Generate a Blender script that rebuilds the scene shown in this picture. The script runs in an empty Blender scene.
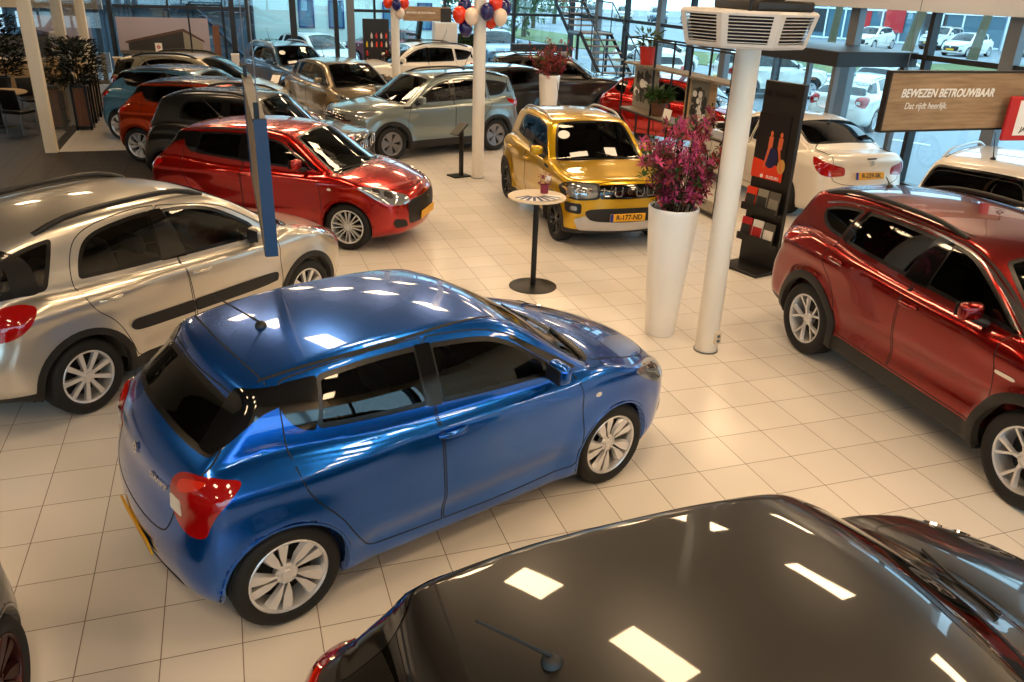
import bpy, bmesh, math, random
import numpy as np
from mathutils import Vector, Matrix
from mathutils.geometry import delaunay_2d_cdt
PI = math.pi
SC = bpy.context.scene
COL = SC.collection

# ------------------------------------------------------------------ materials
def new_mat(name):
    m = bpy.data.materials.new(name); m.use_nodes = True
    nt = m.node_tree; nt.nodes.clear()
    out = nt.nodes.new('ShaderNodeOutputMaterial')
    return m, nt, out
def lin(c):
    return tuple(((v / 12.92) if v <= .04045 else ((v + .055) / 1.055) ** 2.4) for v in c) + (1,)
MATS = {}
def pbr(name, col, rough=.5, metal=0.0, coat=0.0, spec=.5, emit=None, estr=0.0, trans=0.0, srgb=True, bump=0, bscale=200):
    m, nt, out = new_mat(name)
    b = nt.nodes.new('ShaderNodeBsdfPrincipled')
    c = lin(col) if srgb else tuple(col) + (1,)
    b.inputs['Base Color'].default_value = c
    b.inputs['Roughness'].default_value = rough
    b.inputs['Metallic'].default_value = metal
    b.inputs['Coat Weight'].default_value = coat
    b.inputs['Coat Roughness'].default_value = .03
    b.inputs['Specular IOR Level'].default_value = spec
    b.inputs['Transmission Weight'].default_value = trans
    if emit:
        b.inputs['Emission Color'].default_value = lin(emit); b.inputs['Emission Strength'].default_value = estr
    if bump:
        n = nt.nodes.new('ShaderNodeTexNoise'); n.inputs['Scale'].default_value = bscale
        bp = nt.nodes.new('ShaderNodeBump'); bp.inputs['Strength'].default_value = bump; bp.inputs['Distance'].default_value = .002
        nt.links.new(n.outputs['Fac'], bp.inputs['Height']); nt.links.new(bp.outputs['Normal'], b.inputs['Normal'])
    nt.links.new(b.outputs[0], out.inputs[0])
    MATS[name] = m
    return m
def paint(name, col, metal=.45, rough=.38, coat=1.0):
    """car paint: coloured outside, dark trim on the inner side of the panel"""
    m = pbr(name, col, rough, metal, coat)
    nt = m.node_tree
    b = [n for n in nt.nodes if n.type == 'BSDF_PRINCIPLED'][0]; out = [n for n in nt.nodes if n.type == 'OUTPUT_MATERIAL'][0]
    d = nt.nodes.new('ShaderNodeBsdfDiffuse'); d.inputs[0].default_value = (.012, .012, .013, 1)
    g = nt.nodes.new('ShaderNodeNewGeometry'); mx = nt.nodes.new('ShaderNodeMixShader')
    nt.links.new(g.outputs['Backfacing'], mx.inputs[0]); nt.links.new(b.outputs[0], mx.inputs[1]); nt.links.new(d.outputs[0], mx.inputs[2])
    nt.links.new(mx.outputs[0], out.inputs[0])
    return m
def glass(name, tint, f0=.05, rough=0.0):
    m, nt, out = new_mat(name)
    t = nt.nodes.new('ShaderNodeBsdfTransparent'); t.inputs[0].default_value = tuple(tint) + (1,)
    g = nt.nodes.new('ShaderNodeBsdfGlossy'); g.inputs['Roughness'].default_value = rough; g.inputs[0].default_value = (1, 1, 1, 1)
    lw = nt.nodes.new('ShaderNodeLayerWeight'); lw.inputs[0].default_value = .5
    pw = nt.nodes.new('ShaderNodeMath'); pw.operation = 'POWER'; pw.inputs[1].default_value = 5
    f = nt.nodes.new('ShaderNodeMath'); f.operation = 'MULTIPLY_ADD'; f.inputs[1].default_value = 1-f0; f.inputs[2].default_value = f0
    nt.links.new(lw.outputs['Facing'], pw.inputs[0]); nt.links.new(pw.outputs[0], f.inputs[0])
    mx = nt.nodes.new('ShaderNodeMixShader')
    nt.links.new(f.outputs[0], mx.inputs[0]); nt.links.new(t.outputs[0], mx.inputs[1]); nt.links.new(g.outputs[0], mx.inputs[2])
    nt.links.new(mx.outputs[0], out.inputs[0])
    MATS[name] = m
    return m

# ------------------------------------------------------------------ mesh helpers
def mesh_obj(name, verts, faces, mat=None, parent=None, smooth=True, sharp=None):
    me = bpy.data.meshes.new(name)
    me.from_pydata([tuple(map(float, v)) for v in verts], [], [tuple(map(int, f)) for f in faces])
    if smooth:
        me.shade_smooth()
        if sharp is not None: me.set_sharp_from_angle(angle=math.radians(sharp))
    me.update()
    return link(name, me, mat, parent)
def link(name, me, mat=None, parent=None):
    o = bpy.data.objects.new(name, me); COL.objects.link(o)
    if parent is not None: o.parent = parent
    if mat is not None:
        m = MATS[mat] if isinstance(mat, str) else mat
        if len(me.materials) == 0: me.materials.append(None)
        o.material_slots[0].link = 'OBJECT'; o.material_slots[0].material = m
    return o
class MB:
    """collects simple solids into one mesh"""
    def __init__(s): s.v = []; s.f = []
    def add(s, v, f):
        n = len(s.v); s.v += [tuple(p) for p in v]; s.f += [tuple(i + n for i in q) for q in f]; return s
    def box(s, c, d, rz=0, ry=0, rx=0, taper=1.0):
        x, y, z = (k / 2 for k in d)
        v = [Vector((sx * x * (taper if sz > 0 else 1), sy * y * (taper if sz > 0 else 1), sz * z)) for sz in (-1, 1) for sx, sy in ((-1, -1), (1, -1), (1, 1), (-1, 1))]
        R = Matrix.Rotation(rz, 3, 'Z') @ Matrix.Rotation(ry, 3, 'Y') @ Matrix.Rotation(rx, 3, 'X')
        v = [R @ p + Vector(c) for p in v]
        return s.add(v, [(3, 2, 1, 0), (4, 5, 6, 7), (0, 1, 5, 4), (1, 2, 6, 5), (2, 3, 7, 6), (3, 0, 4, 7)])
    def rbox(s, c, d, r, rz=0, ry=0, rx=0, n=3):
        """rounded box: superellipsoid-like box with rounded edges"""
        bm = bmesh.new(); bmesh.ops.create_cube(bm, size=1)
        for v in bm.verts: v.co = Vector((v.co.x * d[0], v.co.y * d[1], v.co.z * d[2]))
        bmesh.ops.bevel(bm, geom=list(bm.edges), offset=min(r, min(d) * .49), segments=n, profile=.5, affect='EDGES')
        R = Matrix.Rotation(rz, 3, 'Z') @ Matrix.Rotation(ry, 3, 'Y') @ Matrix.Rotation(rx, 3, 'X')
        bm.verts.index_update()
        v = [R @ p.co + Vector(c) for p in bm.verts]; f = [[q.index for q in p.verts] for p in bm.faces]
        bm.free(); return s.add(v, f)
    def tube(s, pts, r, n=8, cap=True):
        P = [Vector(p) for p in pts]; R = r if isinstance(r, (list, tuple)) else [r] * len(P)
        rings = []; up = None
        for i, p in enumerate(P):
            t = (P[min(i + 1, len(P) - 1)] - P[max(i - 1, 0)]).normalized()
            if up is None:
                up = Vector((0, 0, 1)) if abs(t.z) < .9 else Vector((1, 0, 0))
            a = t.cross(up).normalized(); b = a.cross(t).normalized(); up = b
            rings.append([p + R[i] * (math.cos(2 * PI * k / n) * a + math.sin(2 * PI * k / n) * b) for k in range(n)])
        v = [q for rg in rings for q in rg]; f = []
        for i in range(len(P) - 1):
            for k in range(n):
                f.append((i * n + k, i * n + (k + 1) % n, (i + 1) * n + (k + 1) % n, (i + 1) * n + k))
        if cap: f += [tuple(range(n)), tuple(reversed(range((len(P) - 1) * n, len(P) * n)))]
        return s.add(v, f)
    def lathe(s, prof, c=(0, 0, 0), n=24, axis='Z', cap=False):
        v = []; f = []
        for r, h in prof:
            for k in range(n):
                a = 2 * PI * k / n; p = (r * math.cos(a), r * math.sin(a), h)
                if axis == 'Y': p = (p[0], p[2], -p[1])
                if axis == 'X': p = (p[2], p[0], p[1])
                v.append(Vector(p) + Vector(c))
        m = len(prof)
        for i in range(m - 1):
            for k in range(n): f.append((i * n + k, i * n + (k + 1) % n, (i + 1) * n + (k + 1) % n, (i + 1) * n + k))
        if cap: f += [tuple(reversed(range(n))), tuple(range((m - 1) * n, m * n))]
        return s.add(v, f)
    def prism(s, poly, frame, d0, d1):
        """polygon in (u,v) extruded from d0 to d1 along the frame's third axis; frame = origin,U,V,W"""
        O, U, V, W = (Vector(k) for k in frame); n = len(poly)
        v = [O + U * a + V * b + W * d for d in (d0, d1) for a, b in poly]
        f = [tuple(reversed(range(n))), tuple(range(n, 2 * n))] + [(i, (i + 1) % n, n + (i + 1) % n, n + i) for i in range(n)]
        return s.add(v, f)
    def build(s, name, mat=None, parent=None, smooth=False, sharp=35):
        me = bpy.data.meshes.new(name); me.from_pydata([tuple(p) for p in s.v], [], s.f)
        bm = bmesh.new(); bm.from_mesh(me); bmesh.ops.recalc_face_normals(bm, faces=bm.faces); bm.to_mesh(me); bm.free()
        if smooth: me.shade_smooth(); me.set_sharp_from_angle(angle=math.radians(sharp))
        me.update()
        return link(name, me, mat, parent)

# ------------------------------------------------------------------ curves
def curve(pts, closed=True, n=8):
    """smooth curve through 2D points; a third value 1 marks a sharp corner"""
    P = [np.array(p[:2], float) for p in pts]; S = [len(p) > 2 and p[2] for p in pts]; m = len(P); out = []
    def tan(i):
        if closed or 0 < i < m - 1:
            a, b = P[(i + 1) % m] - P[i], P[i] - P[i - 1]
            t = a / (np.linalg.norm(a) + 1e-9) + b / (np.linalg.norm(b) + 1e-9)
            return t / (np.linalg.norm(t) + 1e-9)
        return None
    for i in range(m if closed else m - 1):
        j = (i + 1) % m; ch = P[j] - P[i]; L = np.linalg.norm(ch); c = ch / (L + 1e-9)
        t0 = c if S[i] or tan(i) is None else tan(i); t1 = c if S[j] or tan(j) is None else tan(j)
        if (S[i] or tan(i) is None) and (S[j] or tan(j) is None) :
            k = 1
        else: k = n
        for q in range(k):
            t = q / k; h00 = 2*t**3-3*t*t+1; h10 = t**3-2*t*t+t; h01 = -2*t**3+3*t*t; h11 = t**3-t*t
            out.append(h00*P[i]+h10*L*t0+h01*P[j]+h11*L*t1)
    if not closed: out.append(P[-1])
    return np.array(out)
def rpoly(pts, r=.05, closed=True):
    """polygon with rounded corners: gentle bends are eased along the whole edge, real corners get a radius of about r"""
    P = [np.array(p[:2], float) for p in pts]; R = [p[2] if len(p) > 2 else r for p in pts]; m = len(P); out = []
    for i in range(m):
        if not closed and i in (0, m-1): out.append(P[i]); continue
        a, b, c = P[i-1], P[i], P[(i+1) % m]; u, v = a-b, c-b; lu, lv = np.linalg.norm(u), np.linalg.norm(v)
        if lu < 1e-6 or lv < 1e-6: continue
        u, v = u/lu, v/lv; bend = math.acos(max(-1, min(1, -float(u@v))))
        q = 1.0 if bend < .6 else max(0, 1-(bend-.6)/.4)
        du = min(.48*lu, R[i]+(.48*lu-R[i])*q) if R[i] < .48*lu else .48*lu; dv = min(.48*lv, R[i]+(.48*lv-R[i])*q) if R[i] < .48*lv else .48*lv
        if R[i] >= 1: out.append(b); continue
        for k in range(6):
            t = k/5; out.append((1-t)**2*(b+u*du)+2*t*(1-t)*b+t*t*(b+v*dv))
    return np.array(out)
def resample(P, step, closed=True):
    P = np.asarray(P, float); out = []
    m = len(P)
    for i in range(m if closed else m - 1):
        a, b = P[i], P[(i + 1) % m]; k = max(1, int(round(np.linalg.norm(b - a) / step)))
        for q in range(k): out.append(a + (b - a) * q / k)
    if not closed: out.append(P[-1])
    return np.array(out)
def poly_sd(px, pz, poly):
    d = np.full(px.shape, 1e9); ins = np.zeros(px.shape, bool); n = len(poly)
    for i in range(n):
        ax, az = poly[i]; bx, bz = poly[(i + 1) % n]; ex, ez = bx - ax, bz - az
        wx, wz = px - ax, pz - az
        t = np.clip((wx * ex + wz * ez) / (ex * ex + ez * ez + 1e-12), 0, 1)
        d = np.minimum(d, (wx - ex * t) ** 2 + (wz - ez * t) ** 2)
        c1 = (az <= pz) != (bz <= pz)
        with np.errstate(divide='ignore', invalid='ignore'):
            xi = ax + (pz - az) * ex / (ez if ez != 0 else 1e-12)
        ins ^= c1 & (px < xi)
    d = np.sqrt(d); return np.where(ins, -d, d)
def inset(poly, d):
    P = np.asarray(poly, float); m = len(P)
    A = sum(P[i][0]*P[(i+1)%m][1]-P[(i+1)%m][0]*P[i][1] for i in range(m)); s = 1 if A > 0 else -1
    out = []
    for i in range(m):
        a = P[i]-P[i-1]; b = P[(i+1)%m]-P[i]
        a = a/(np.linalg.norm(a)+1e-9); b = b/(np.linalg.norm(b)+1e-9)
        na = s*np.array([-a[1], a[0]]); nb = s*np.array([-b[1], b[0]]); n = na+nb; L = np.linalg.norm(n)
        n = n/(L+1e-9); c = max(.45, float(n@na)); out.append(P[i]+n*d/c)
    return np.array(out)
class Prof:
    def __init__(s, pts, blur=1, h=.02):
        poly = curve(pts); s.h = h; s.poly = poly
        lo = poly.min(0) - .5; hi = poly.max(0) + .5; s.o = lo
        n = np.ceil((hi - lo) / h).astype(int) + 1
        X, Z = np.meshgrid(lo[0] + h*np.arange(n[0]), lo[1] + h*np.arange(n[1]), indexing='ij')
        g = poly_sd(X, Z, poly)
        for _ in range(blur):
            for ax in (0, 1):
                p = np.pad(g, [(1, 1) if a == ax else (0, 0) for a in (0, 1)], mode='edge')
                sl = lambda k: p[k:k+g.shape[0], :] if ax == 0 else p[:, k:k+g.shape[1]]
                g = .25*sl(0)+.5*sl(1)+.25*sl(2)
        s.g = g.astype(np.float32); s.n = n
    def __call__(s, x, z):
        u = np.clip((x - s.o[0]) / s.h, 1.001, s.n[0] - 2.01); v = np.clip((z - s.o[1]) / s.h, 1.001, s.n[1] - 2.01)
        i = u.astype(int); j = v.astype(int); a = u - i; b = v - j
        def w(t): return ((1-t)**3/6, (3*t**3-6*t*t+4)/6, (-3*t**3+3*t*t+3*t+1)/6, t**3/6)
        wa, wb = w(a), w(b); out = 0; G = s.g.ravel(); ny = s.n[1]
        for p in range(4):
            row = 0; base = (i + p - 1) * ny + j - 1
            for q in range(4): row = row + wb[q] * G[base + q]
            out = out + wa[p] * row
        ox = np.maximum(0, np.abs(x - np.clip(x, s.o[0]+.03, s.o[0]+(s.n[0]-3)*s.h))); oz = np.maximum(0, np.abs(z - np.clip(z, s.o[1]+.03, s.o[1]+(s.n[1]-3)*s.h)))
        return out + np.hypot(ox, oz)
class Tab:
    def __init__(s, pts, sm=.12, lo=-4, hi=4):
        s.x = np.arange(lo, hi, .005); y = np.interp(s.x, [p[0] for p in pts], [p[1] for p in pts])
        k = int(sm / .005) | 1; ker = np.ones(k) / k
        for _ in range(2): y = np.convolve(np.pad(y, k // 2, mode='edge'), ker, 'valid')
        s.y = y
    def __call__(s, x): return np.interp(x, s.x, s.y)
def sstep(x, a, b):
    t = np.clip((x - a) / (b - a), 0, 1); return t*t*(3-2*t)
def smax(a, b, k):
    h = np.clip(.5 + .5*(a - b) / k, 0, 1); return b + (a - b)*h + k*h*(1-h)
def smin(a, b, k): return -smax(-a, -b, k)

# ------------------------------------------------------------------ car body field
class Field:
    def __init__(s, P):
        s.P = P
        s.lo = Prof(P['lower'], P.get('blur', 1)); s.gr = Prof(P['green'], P.get('blurg', 2)) if P.get('green') else None
        s.sec = Tab(P['sec'], P.get('secsm', .10)); s.plan = Tab(P['plan'], .25)
        if s.gr: s.gsec = Tab(P['gsec'], .10); s.gplan = Tab(P['gplan'], .25)
    def solid(s, x, y, z):
        P = s.P; a = np.abs(y); a2 = a*a
        xf, xr = P['xf'], P['xr']
        bend = P.get('bowf', .3)*sstep(x, .2, xf-.25)*a2 - P.get('bowr', .2)*sstep(-x, .2, -xr-.2)*a2
        zl = z + P.get('crown', .05)*a2*sstep(z, .55, .8)
        w = s.sec(z)*s.plan(x)
        for sx, R in ((P['wb']/2, P['arch']), (-P['wb']/2, P['arch'])):
            r = np.hypot(x - sx, z - P['R'])
            w = w + P.get('flare', .02)*(1-sstep(r, R+.02, R+P.get('flw', .14)))
        for x0, z0, sl, sz, amp, xa, xb in P.get('lines', []):
            w = w + amp*np.exp(-((z - (z0 + sl*(x-x0)))/sz)**2)*sstep(x, xa-.25, xa+.1)*(1-sstep(x, xb-.1, xb+.25))
        k = .05 + P.get('kend', .13)*sstep(np.abs(x), P['wb']/2+.15, P['wb']/2+.6)
        d = smax(s.lo(x+bend, zl), (a-w)*.96, k)
        if s.gr is not None:
            xg = x + P.get('bowg', .16)*a2*sstep(x, -.2, .7) - P.get('bowgr', .14)*a2*sstep(-x, .3, 1.3)
            zg = z + P.get('crowng', .07)*a2
            g = smax(s.gr(xg, zg), (a - s.gsec(z)*s.gplan(x))*.93, P.get('kg', .06))
            d = smin(d, g, P.get('kb', .03))
        return d
    def arch(s, x, y, z, d):
        P = s.P; a = np.abs(y)
        for sx in (P['wb']/2, -P['wb']/2):
            c = np.maximum(np.hypot(x-sx, z-P['R']) - P['arch'], P['W']/2-.36-a)
            d = np.maximum(d, -c)
        return d
    def full(s, x, y, z): return s.arch(x, y, z, s.solid(x, y, z))
    def grad(s, p, fn=None, e=.004):
        fn = fn or s.solid
        k = np.array([[1, -1, -1], [-1, -1, 1], [-1, 1, -1], [1, 1, 1]], float); g = 0
        for q in k:
            v = fn(p[:, 0]+e*q[0], p[:, 1]+e*q[1], p[:, 2]+e*q[2]); g = g + v[:, None]*q
        return g/(4*e)
    def normal(s, p, fn=None):
        g = s.grad(p, fn, .008); return g/(np.linalg.norm(g, axis=1)[:, None]+1e-9)
    def cast(s, p, d):
        p = np.array(p, float); d = np.array(d, float); d = d/np.linalg.norm(d)
        t = np.zeros(len(p))
        for _ in range(70):
            q = p + t[:, None]*d; t = t + np.clip(s.solid(q[:, 0], q[:, 1], q[:, 2]), -.3, .5)*.75
        return p + t[:, None]*d

def surface_nets(F, h):
    P = F.P; x0, x1 = P['xr']-.12, P['xf']+.12; z0, z1 = .08, P['H']+.1; yw = P['W']/2+.12
    xs = np.arange(x0, x1, h); zs = np.arange(z0, z1, h); ny = int(yw/h)+1; ys = (np.arange(ny)+.5)*h
    X, Y, Z = np.meshgrid(xs, ys, zs, indexing='ij'); sh = X.shape
    V = F.full(X.ravel(), Y.ravel(), Z.ravel()).reshape(sh)
    V = np.concatenate([V[:, ::-1], V], 1); ys = np.concatenate([-ys[::-1], ys])
    nx, ny, nz = V.shape; ins = V < 0
    acc = np.zeros((nx-1, ny-1, nz-1, 3)); cnt = np.zeros((nx-1, ny-1, nz-1))
    idx = np.indices((nx-1, ny-1, nz-1)).transpose(1, 2, 3, 0)
    C = [(i, j, k) for i in (0, 1) for j in (0, 1) for k in (0, 1)]
    sub = lambda A, c: A[c[0]:c[0]+nx-1, c[1]:c[1]+ny-1, c[2]:c[2]+nz-1]
    for a in range(8):
        for b in range(a+1, 8):
            df = [C[b][i]-C[a][i] for i in range(3)]
            if sum(map(abs, df)) != 1: continue
            va, vb = sub(V, C[a]), sub(V, C[b]); m = (va < 0) != (vb < 0)
            t = np.where(m, va/np.where(m, va-vb, 1), 0)
            for i in range(3): acc[..., i] += m*(C[a][i]+t*df[i])
            cnt += m
    act = cnt > 0; ids = -np.ones(act.shape, int); ids[act] = np.arange(act.sum())
    loc = idx[act] + acc[act]/cnt[act][:, None]
    verts = np.stack([xs[0]+h*loc[:, 0], ys[0]+h*loc[:, 1], zs[0]+h*loc[:, 2]], 1)
    faces = []
    for ax in range(3):
        o1, o2 = [(1, 2), (2, 0), (0, 1)][ax]
        s0 = [slice(1, -1)]*3; s0[ax] = slice(0, -1); s1 = [slice(1, -1)]*3; s1[ax] = slice(1, None)
        a = ins[tuple(s0)]; b = ins[tuple(s1)]
        I = np.argwhere(a != b); fl = a[a != b]
        base = I.copy()
        base[:, o1] += 1; base[:, o2] += 1
        def at(d1, d2):
            q = base.copy(); q[:, o1] += d1; q[:, o2] += d2; return ids[q[:, 0], q[:, 1], q[:, 2]]
        f = np.stack([at(-1, -1), at(0, -1), at(0, 0), at(-1, 0)], 1)
        f[~fl] = f[~fl][:, ::-1]; faces.append(f)
    faces = np.concatenate(faces)
    full = F.full
    for _ in range(4):
        g = F.grad(verts, full); d = full(verts[:, 0], verts[:, 1], verts[:, 2])
        st = (d/(np.sum(g*g, 1)+1e-6))[:, None]*g
        L = np.linalg.norm(st, axis=1)[:, None]; st *= np.minimum(1, .5*h/(L+1e-9)); verts = verts - st
    return verts, faces

def sub_mesh(name, verts, norms, faces):
    used = np.unique(faces); mp = -np.ones(len(verts), int); mp[used] = np.arange(len(used))
    me = bpy.data.meshes.new(name)
    me.from_pydata(verts[used].tolist(), [], [q[:3] if q[3] == q[2] else q for q in mp[faces].tolist()])
    me.shade_smooth()
    me.normals_split_custom_set_from_vertices(norms[used].tolist())
    me.update()
    return me

# patches laid on the body
SIDE = lambda s: ((0, 3*s, 0), (1, 0, 0), (0, 0, 1), (0, -s, 0))       # u=x v=z
def slope_frame(x, z, ang, rear=False):
    """frame for a glass that leans: v runs up the slope, ang is the slope from the horizontal"""
    a = math.radians(ang)
    if rear: V = (math.cos(a), 0, math.sin(a)); D = (math.sin(a), 0, -math.cos(a)); 
    else: V = (-math.cos(a), 0, math.sin(a)); D = (-math.sin(a), 0, -math.cos(a))
    O = (x - 2*D[0], 0, z - 2*D[2]); return (O, (0, 1, 0), V, D)
TOP = ((0, 0, 4), (1, 0, 0), (0, 1, 0), (0, 0, -1))
def diag(s, cx, cy, front=True, ang=45, z=0):
    """looks at a corner (cx,cy) of the car: u runs outwards-back, v up"""
    a = math.radians(ang); f = 1 if front else -1
    D = (-f*math.cos(a), -s*math.sin(a), 0); U = (-f*math.sin(a), s*math.cos(a), 0)
    return ((cx-2*D[0], s*cy-2*D[1], z), U, (0, 0, 1), D)
def tess(outer, res, inner=None):
    O = resample(outer, res); pts = [tuple(p) for p in O]; n = len(O); edges = [(i, (i+1) % n) for i in range(n)]; ni = 0
    if inner is not None:
        I = resample(inner, res); ni = len(I); pts += [tuple(p) for p in I]; edges += [(n+i, n+(i+1) % ni) for i in range(ni)]
    lo, hi = O.min(0), O.max(0)
    gx, gy = np.meshgrid(np.arange(lo[0], hi[0], res), np.arange(lo[1], hi[1], res*.87)); gx = gx + (np.arange(gx.shape[0]) % 2)[:, None]*res/2
    gx = gx.ravel(); gy = gy.ravel()
    ok = poly_sd(gx, gy, O) < -res*.45
    if inner is not None: ok &= np.abs(poly_sd(gx, gy, I)) > res*.45
    pts += list(zip(gx[ok], gy[ok]))
    r = delaunay_2d_cdt([Vector(p) for p in pts], edges, [], 1, 1e-6)
    v = np.array([tuple(p) for p in r[0]]); f = np.array([tuple(q) for q in r[2] if len(q) == 3])
    return v, f, O, (I if inner is not None else None)
def lay(F, name, v2, f, frame, off, skirt=.012):
    """puts a flat triangulated outline onto the body, off above it, with its rim sunk in"""
    O, U, V, D = (np.array(k, float) for k in frame)
    p = F.cast(O + v2[:, :1]*U + v2[:, 1:]*V, D); n = F.normal(p)
    hit = np.abs(F.solid(p[:, 0], p[:, 1], p[:, 2])) < .01
    return p, n, hit
def patch_mesh(F, name, outer, frame, off=.003, res=.04, skirt=.012, inner=None, keep='all', dome=0.0, cache={}):
    v2, f, O, I = tess(outer, res, inner)
    if inner is not None and keep != 'all':
        c = v2[f].mean(1); ins = poly_sd(c[:, 0], c[:, 1], I) < 0
        f = f[ins] if keep == 'in' else f[~ins]
    used = np.unique(f); mp = -np.ones(len(v2), int); mp[used] = np.arange(len(used)); v2 = v2[used]; f = mp[f]
    p, n, hit = lay(F, name, v2, f, frame, off)
    f = f[hit[f].all(1)]
    e = off
    if dome: e = off + dome*(1-np.exp(-np.maximum(0, -poly_sd(v2[:, 0], v2[:, 1], O))/.02))[:, None]
    q = p + n*e
    # orient outward
    fn = np.cross(q[f[:, 1]]-q[f[:, 0]], q[f[:, 2]]-q[f[:, 0]]); flip = (fn*n[f[:, 0]]).sum(1) < 0
    f = f.copy(); f[flip] = f[flip][:, ::-1]
    used = np.unique(f); mp = -np.ones(len(q), int); mp[used] = np.arange(len(used)); f = mp[f]; q = q[used]; p = p[used]; n = n[used]
    faces = f.tolist(); verts = q.tolist(); nv = len(verts)
    nn = n.tolist()
    if skirt:
        ed = {}
        for a, b, c in f:
            for s, t in ((a, b), (b, c), (c, a)):
                if (t, s) in ed: del ed[(t, s)]
                else: ed[(s, t)] = 1
        bv = sorted({s for s, _ in ed}); lm = {b: nv+i for i, b in enumerate(bv)}
        for b in bv: verts.append((p[b]-n[b]*skirt).tolist()); nn.append(n[b].tolist())
        for s, t in ed: faces.append((t, s, lm[s], lm[t]))
    me = bpy.data.meshes.new(name); me.from_pydata(verts, [], faces); me.shade_smooth()
    me.normals_split_custom_set_from_vertices(nn); me.update()
    return me
def ribbon_mesh(F, name, line, frame, w=.006, off=.0015, closed=False, h=.03, depth=0.01):
    """thin strip along a line laid on the body (shut line, seal, moulding)"""
    L = resample(line, h, closed); m = len(L); O, U, V, D = (np.array(k, float) for k in frame)
    T = np.roll(L, -1, 0)-np.roll(L, 1, 0)
    if not closed: T[0] = L[1]-L[0]; T[-1] = L[-1]-L[-2]
    T /= np.linalg.norm(T, axis=1)[:, None]+1e-9; N = np.stack([-T[:, 1], T[:, 0]], 1)
    A, B = L+N*w/2, L-N*w/2; both = np.concatenate([A, B])
    p = F.cast(O+both[:, :1]*U+both[:, 1:]*V, D); n = F.normal(p); q = p+n*off; r = p-n*depth
    hit = np.abs(F.solid(p[:, 0], p[:, 1], p[:, 2])) < .01; hit = hit[:m] & hit[m:]
    if not closed and not hit.all():      # keep the longest unbroken run
        best = (0, 0); i = 0
        while i < m:
            if hit[i]:
                j = i
                while j < m and hit[j]: j += 1
                if j-i > best[1]-best[0]: best = (i, j)
                i = j
            else: i += 1
        hit[:] = False; hit[best[0]:best[1]] = True
    verts = np.concatenate([q, r]).tolist(); f = []
    for i in range(m if closed else m-1):
        j = (i+1) % m
        if not (hit[i] and hit[j]): continue
        f += [(i, j, m+j, m+i), (i, 2*m+i, 2*m+j, j), (m+i, m+j, 3*m+j, 3*m+i)]
    used = sorted({i for q4 in f for i in q4}); mp = {i: k for k, i in enumerate(used)}; nn = np.concatenate([n, n])[used] if used else n[:0]
    me = bpy.data.meshes.new(name); me.from_pydata([verts[i] for i in used], [], [tuple(mp[i] for i in q4) for q4 in f])
    bm = bmesh.new(); bm.from_mesh(me); bmesh.ops.recalc_face_normals(bm, faces=bm.faces); bm.to_mesh(me); bm.free()
    me.shade_smooth()
    if used: me.normals_split_custom_set_from_vertices(nn.tolist())
    me.update(); return me
def join_mesh(name, meshes):
    verts = []; faces = []
    nn = []
    for me in meshes:
        k = len(verts); verts += [tuple(v.co) for v in me.vertices]; faces += [tuple(i+k for i in p.vertices) for p in me.polygons]
        nn += [tuple(v.normal) for v in me.vertices]
        bpy.data.meshes.remove(me)
    o = bpy.data.meshes.new(name); o.from_pydata(verts, [], faces); o.shade_smooth(); o.update(); return o
pbr('plastic', (.07,.07,.073), .5); pbr('trim', (.035,.035,.04), .25); pbr('blackgloss', (.03,.03,.035), .08, 0, .6); pbr('gap', (.02,.02,.02), .7)
pbr('tyre', (.055,.055,.057), .7, bump=.1); pbr('dark', (.03,.03,.032), .6); pbr('inside', (.06,.06,.065), .65); pbr('inside2', (.09,.09,.10), .8)
pbr('chrome', (.85,.85,.86), .12, 1); pbr('rim_silver', (.86,.86,.87), .32, .6); pbr('rim_grey', (.5,.5,.52), .35, .8); pbr('rim_black', (.07,.07,.075), .3, .5, .4)
pbr('red', (.62,.03,.03), .08, 0, 1); pbr('white', (.92,.92,.92), .15, 0, .5); pbr('lamp', (.62,.64,.66), .06, .6, 1); pbr('plate', (.90,.66,.10), .45)
pbr('rail_silver', (.75,.75,.76), .3, .8)
glass('glass', (.13,.14,.14), .04); glass('tint', (.03,.033,.035), .04)
glass('glass_front', (.36,.37,.33), .045); glass('glass_light', (.45,.47,.47), .04); glass('tint2', (.05,.055,.055), .04); pbr('ink', (.03,.03,.03), .5); pbr('eu_blue', (.08,.20,.55), .4); pbr('lamp_orange', (.85,.16,.05), .1, 0, 1); pbr('rim_dark', (.22,.07,.06), .3, .6)
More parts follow.
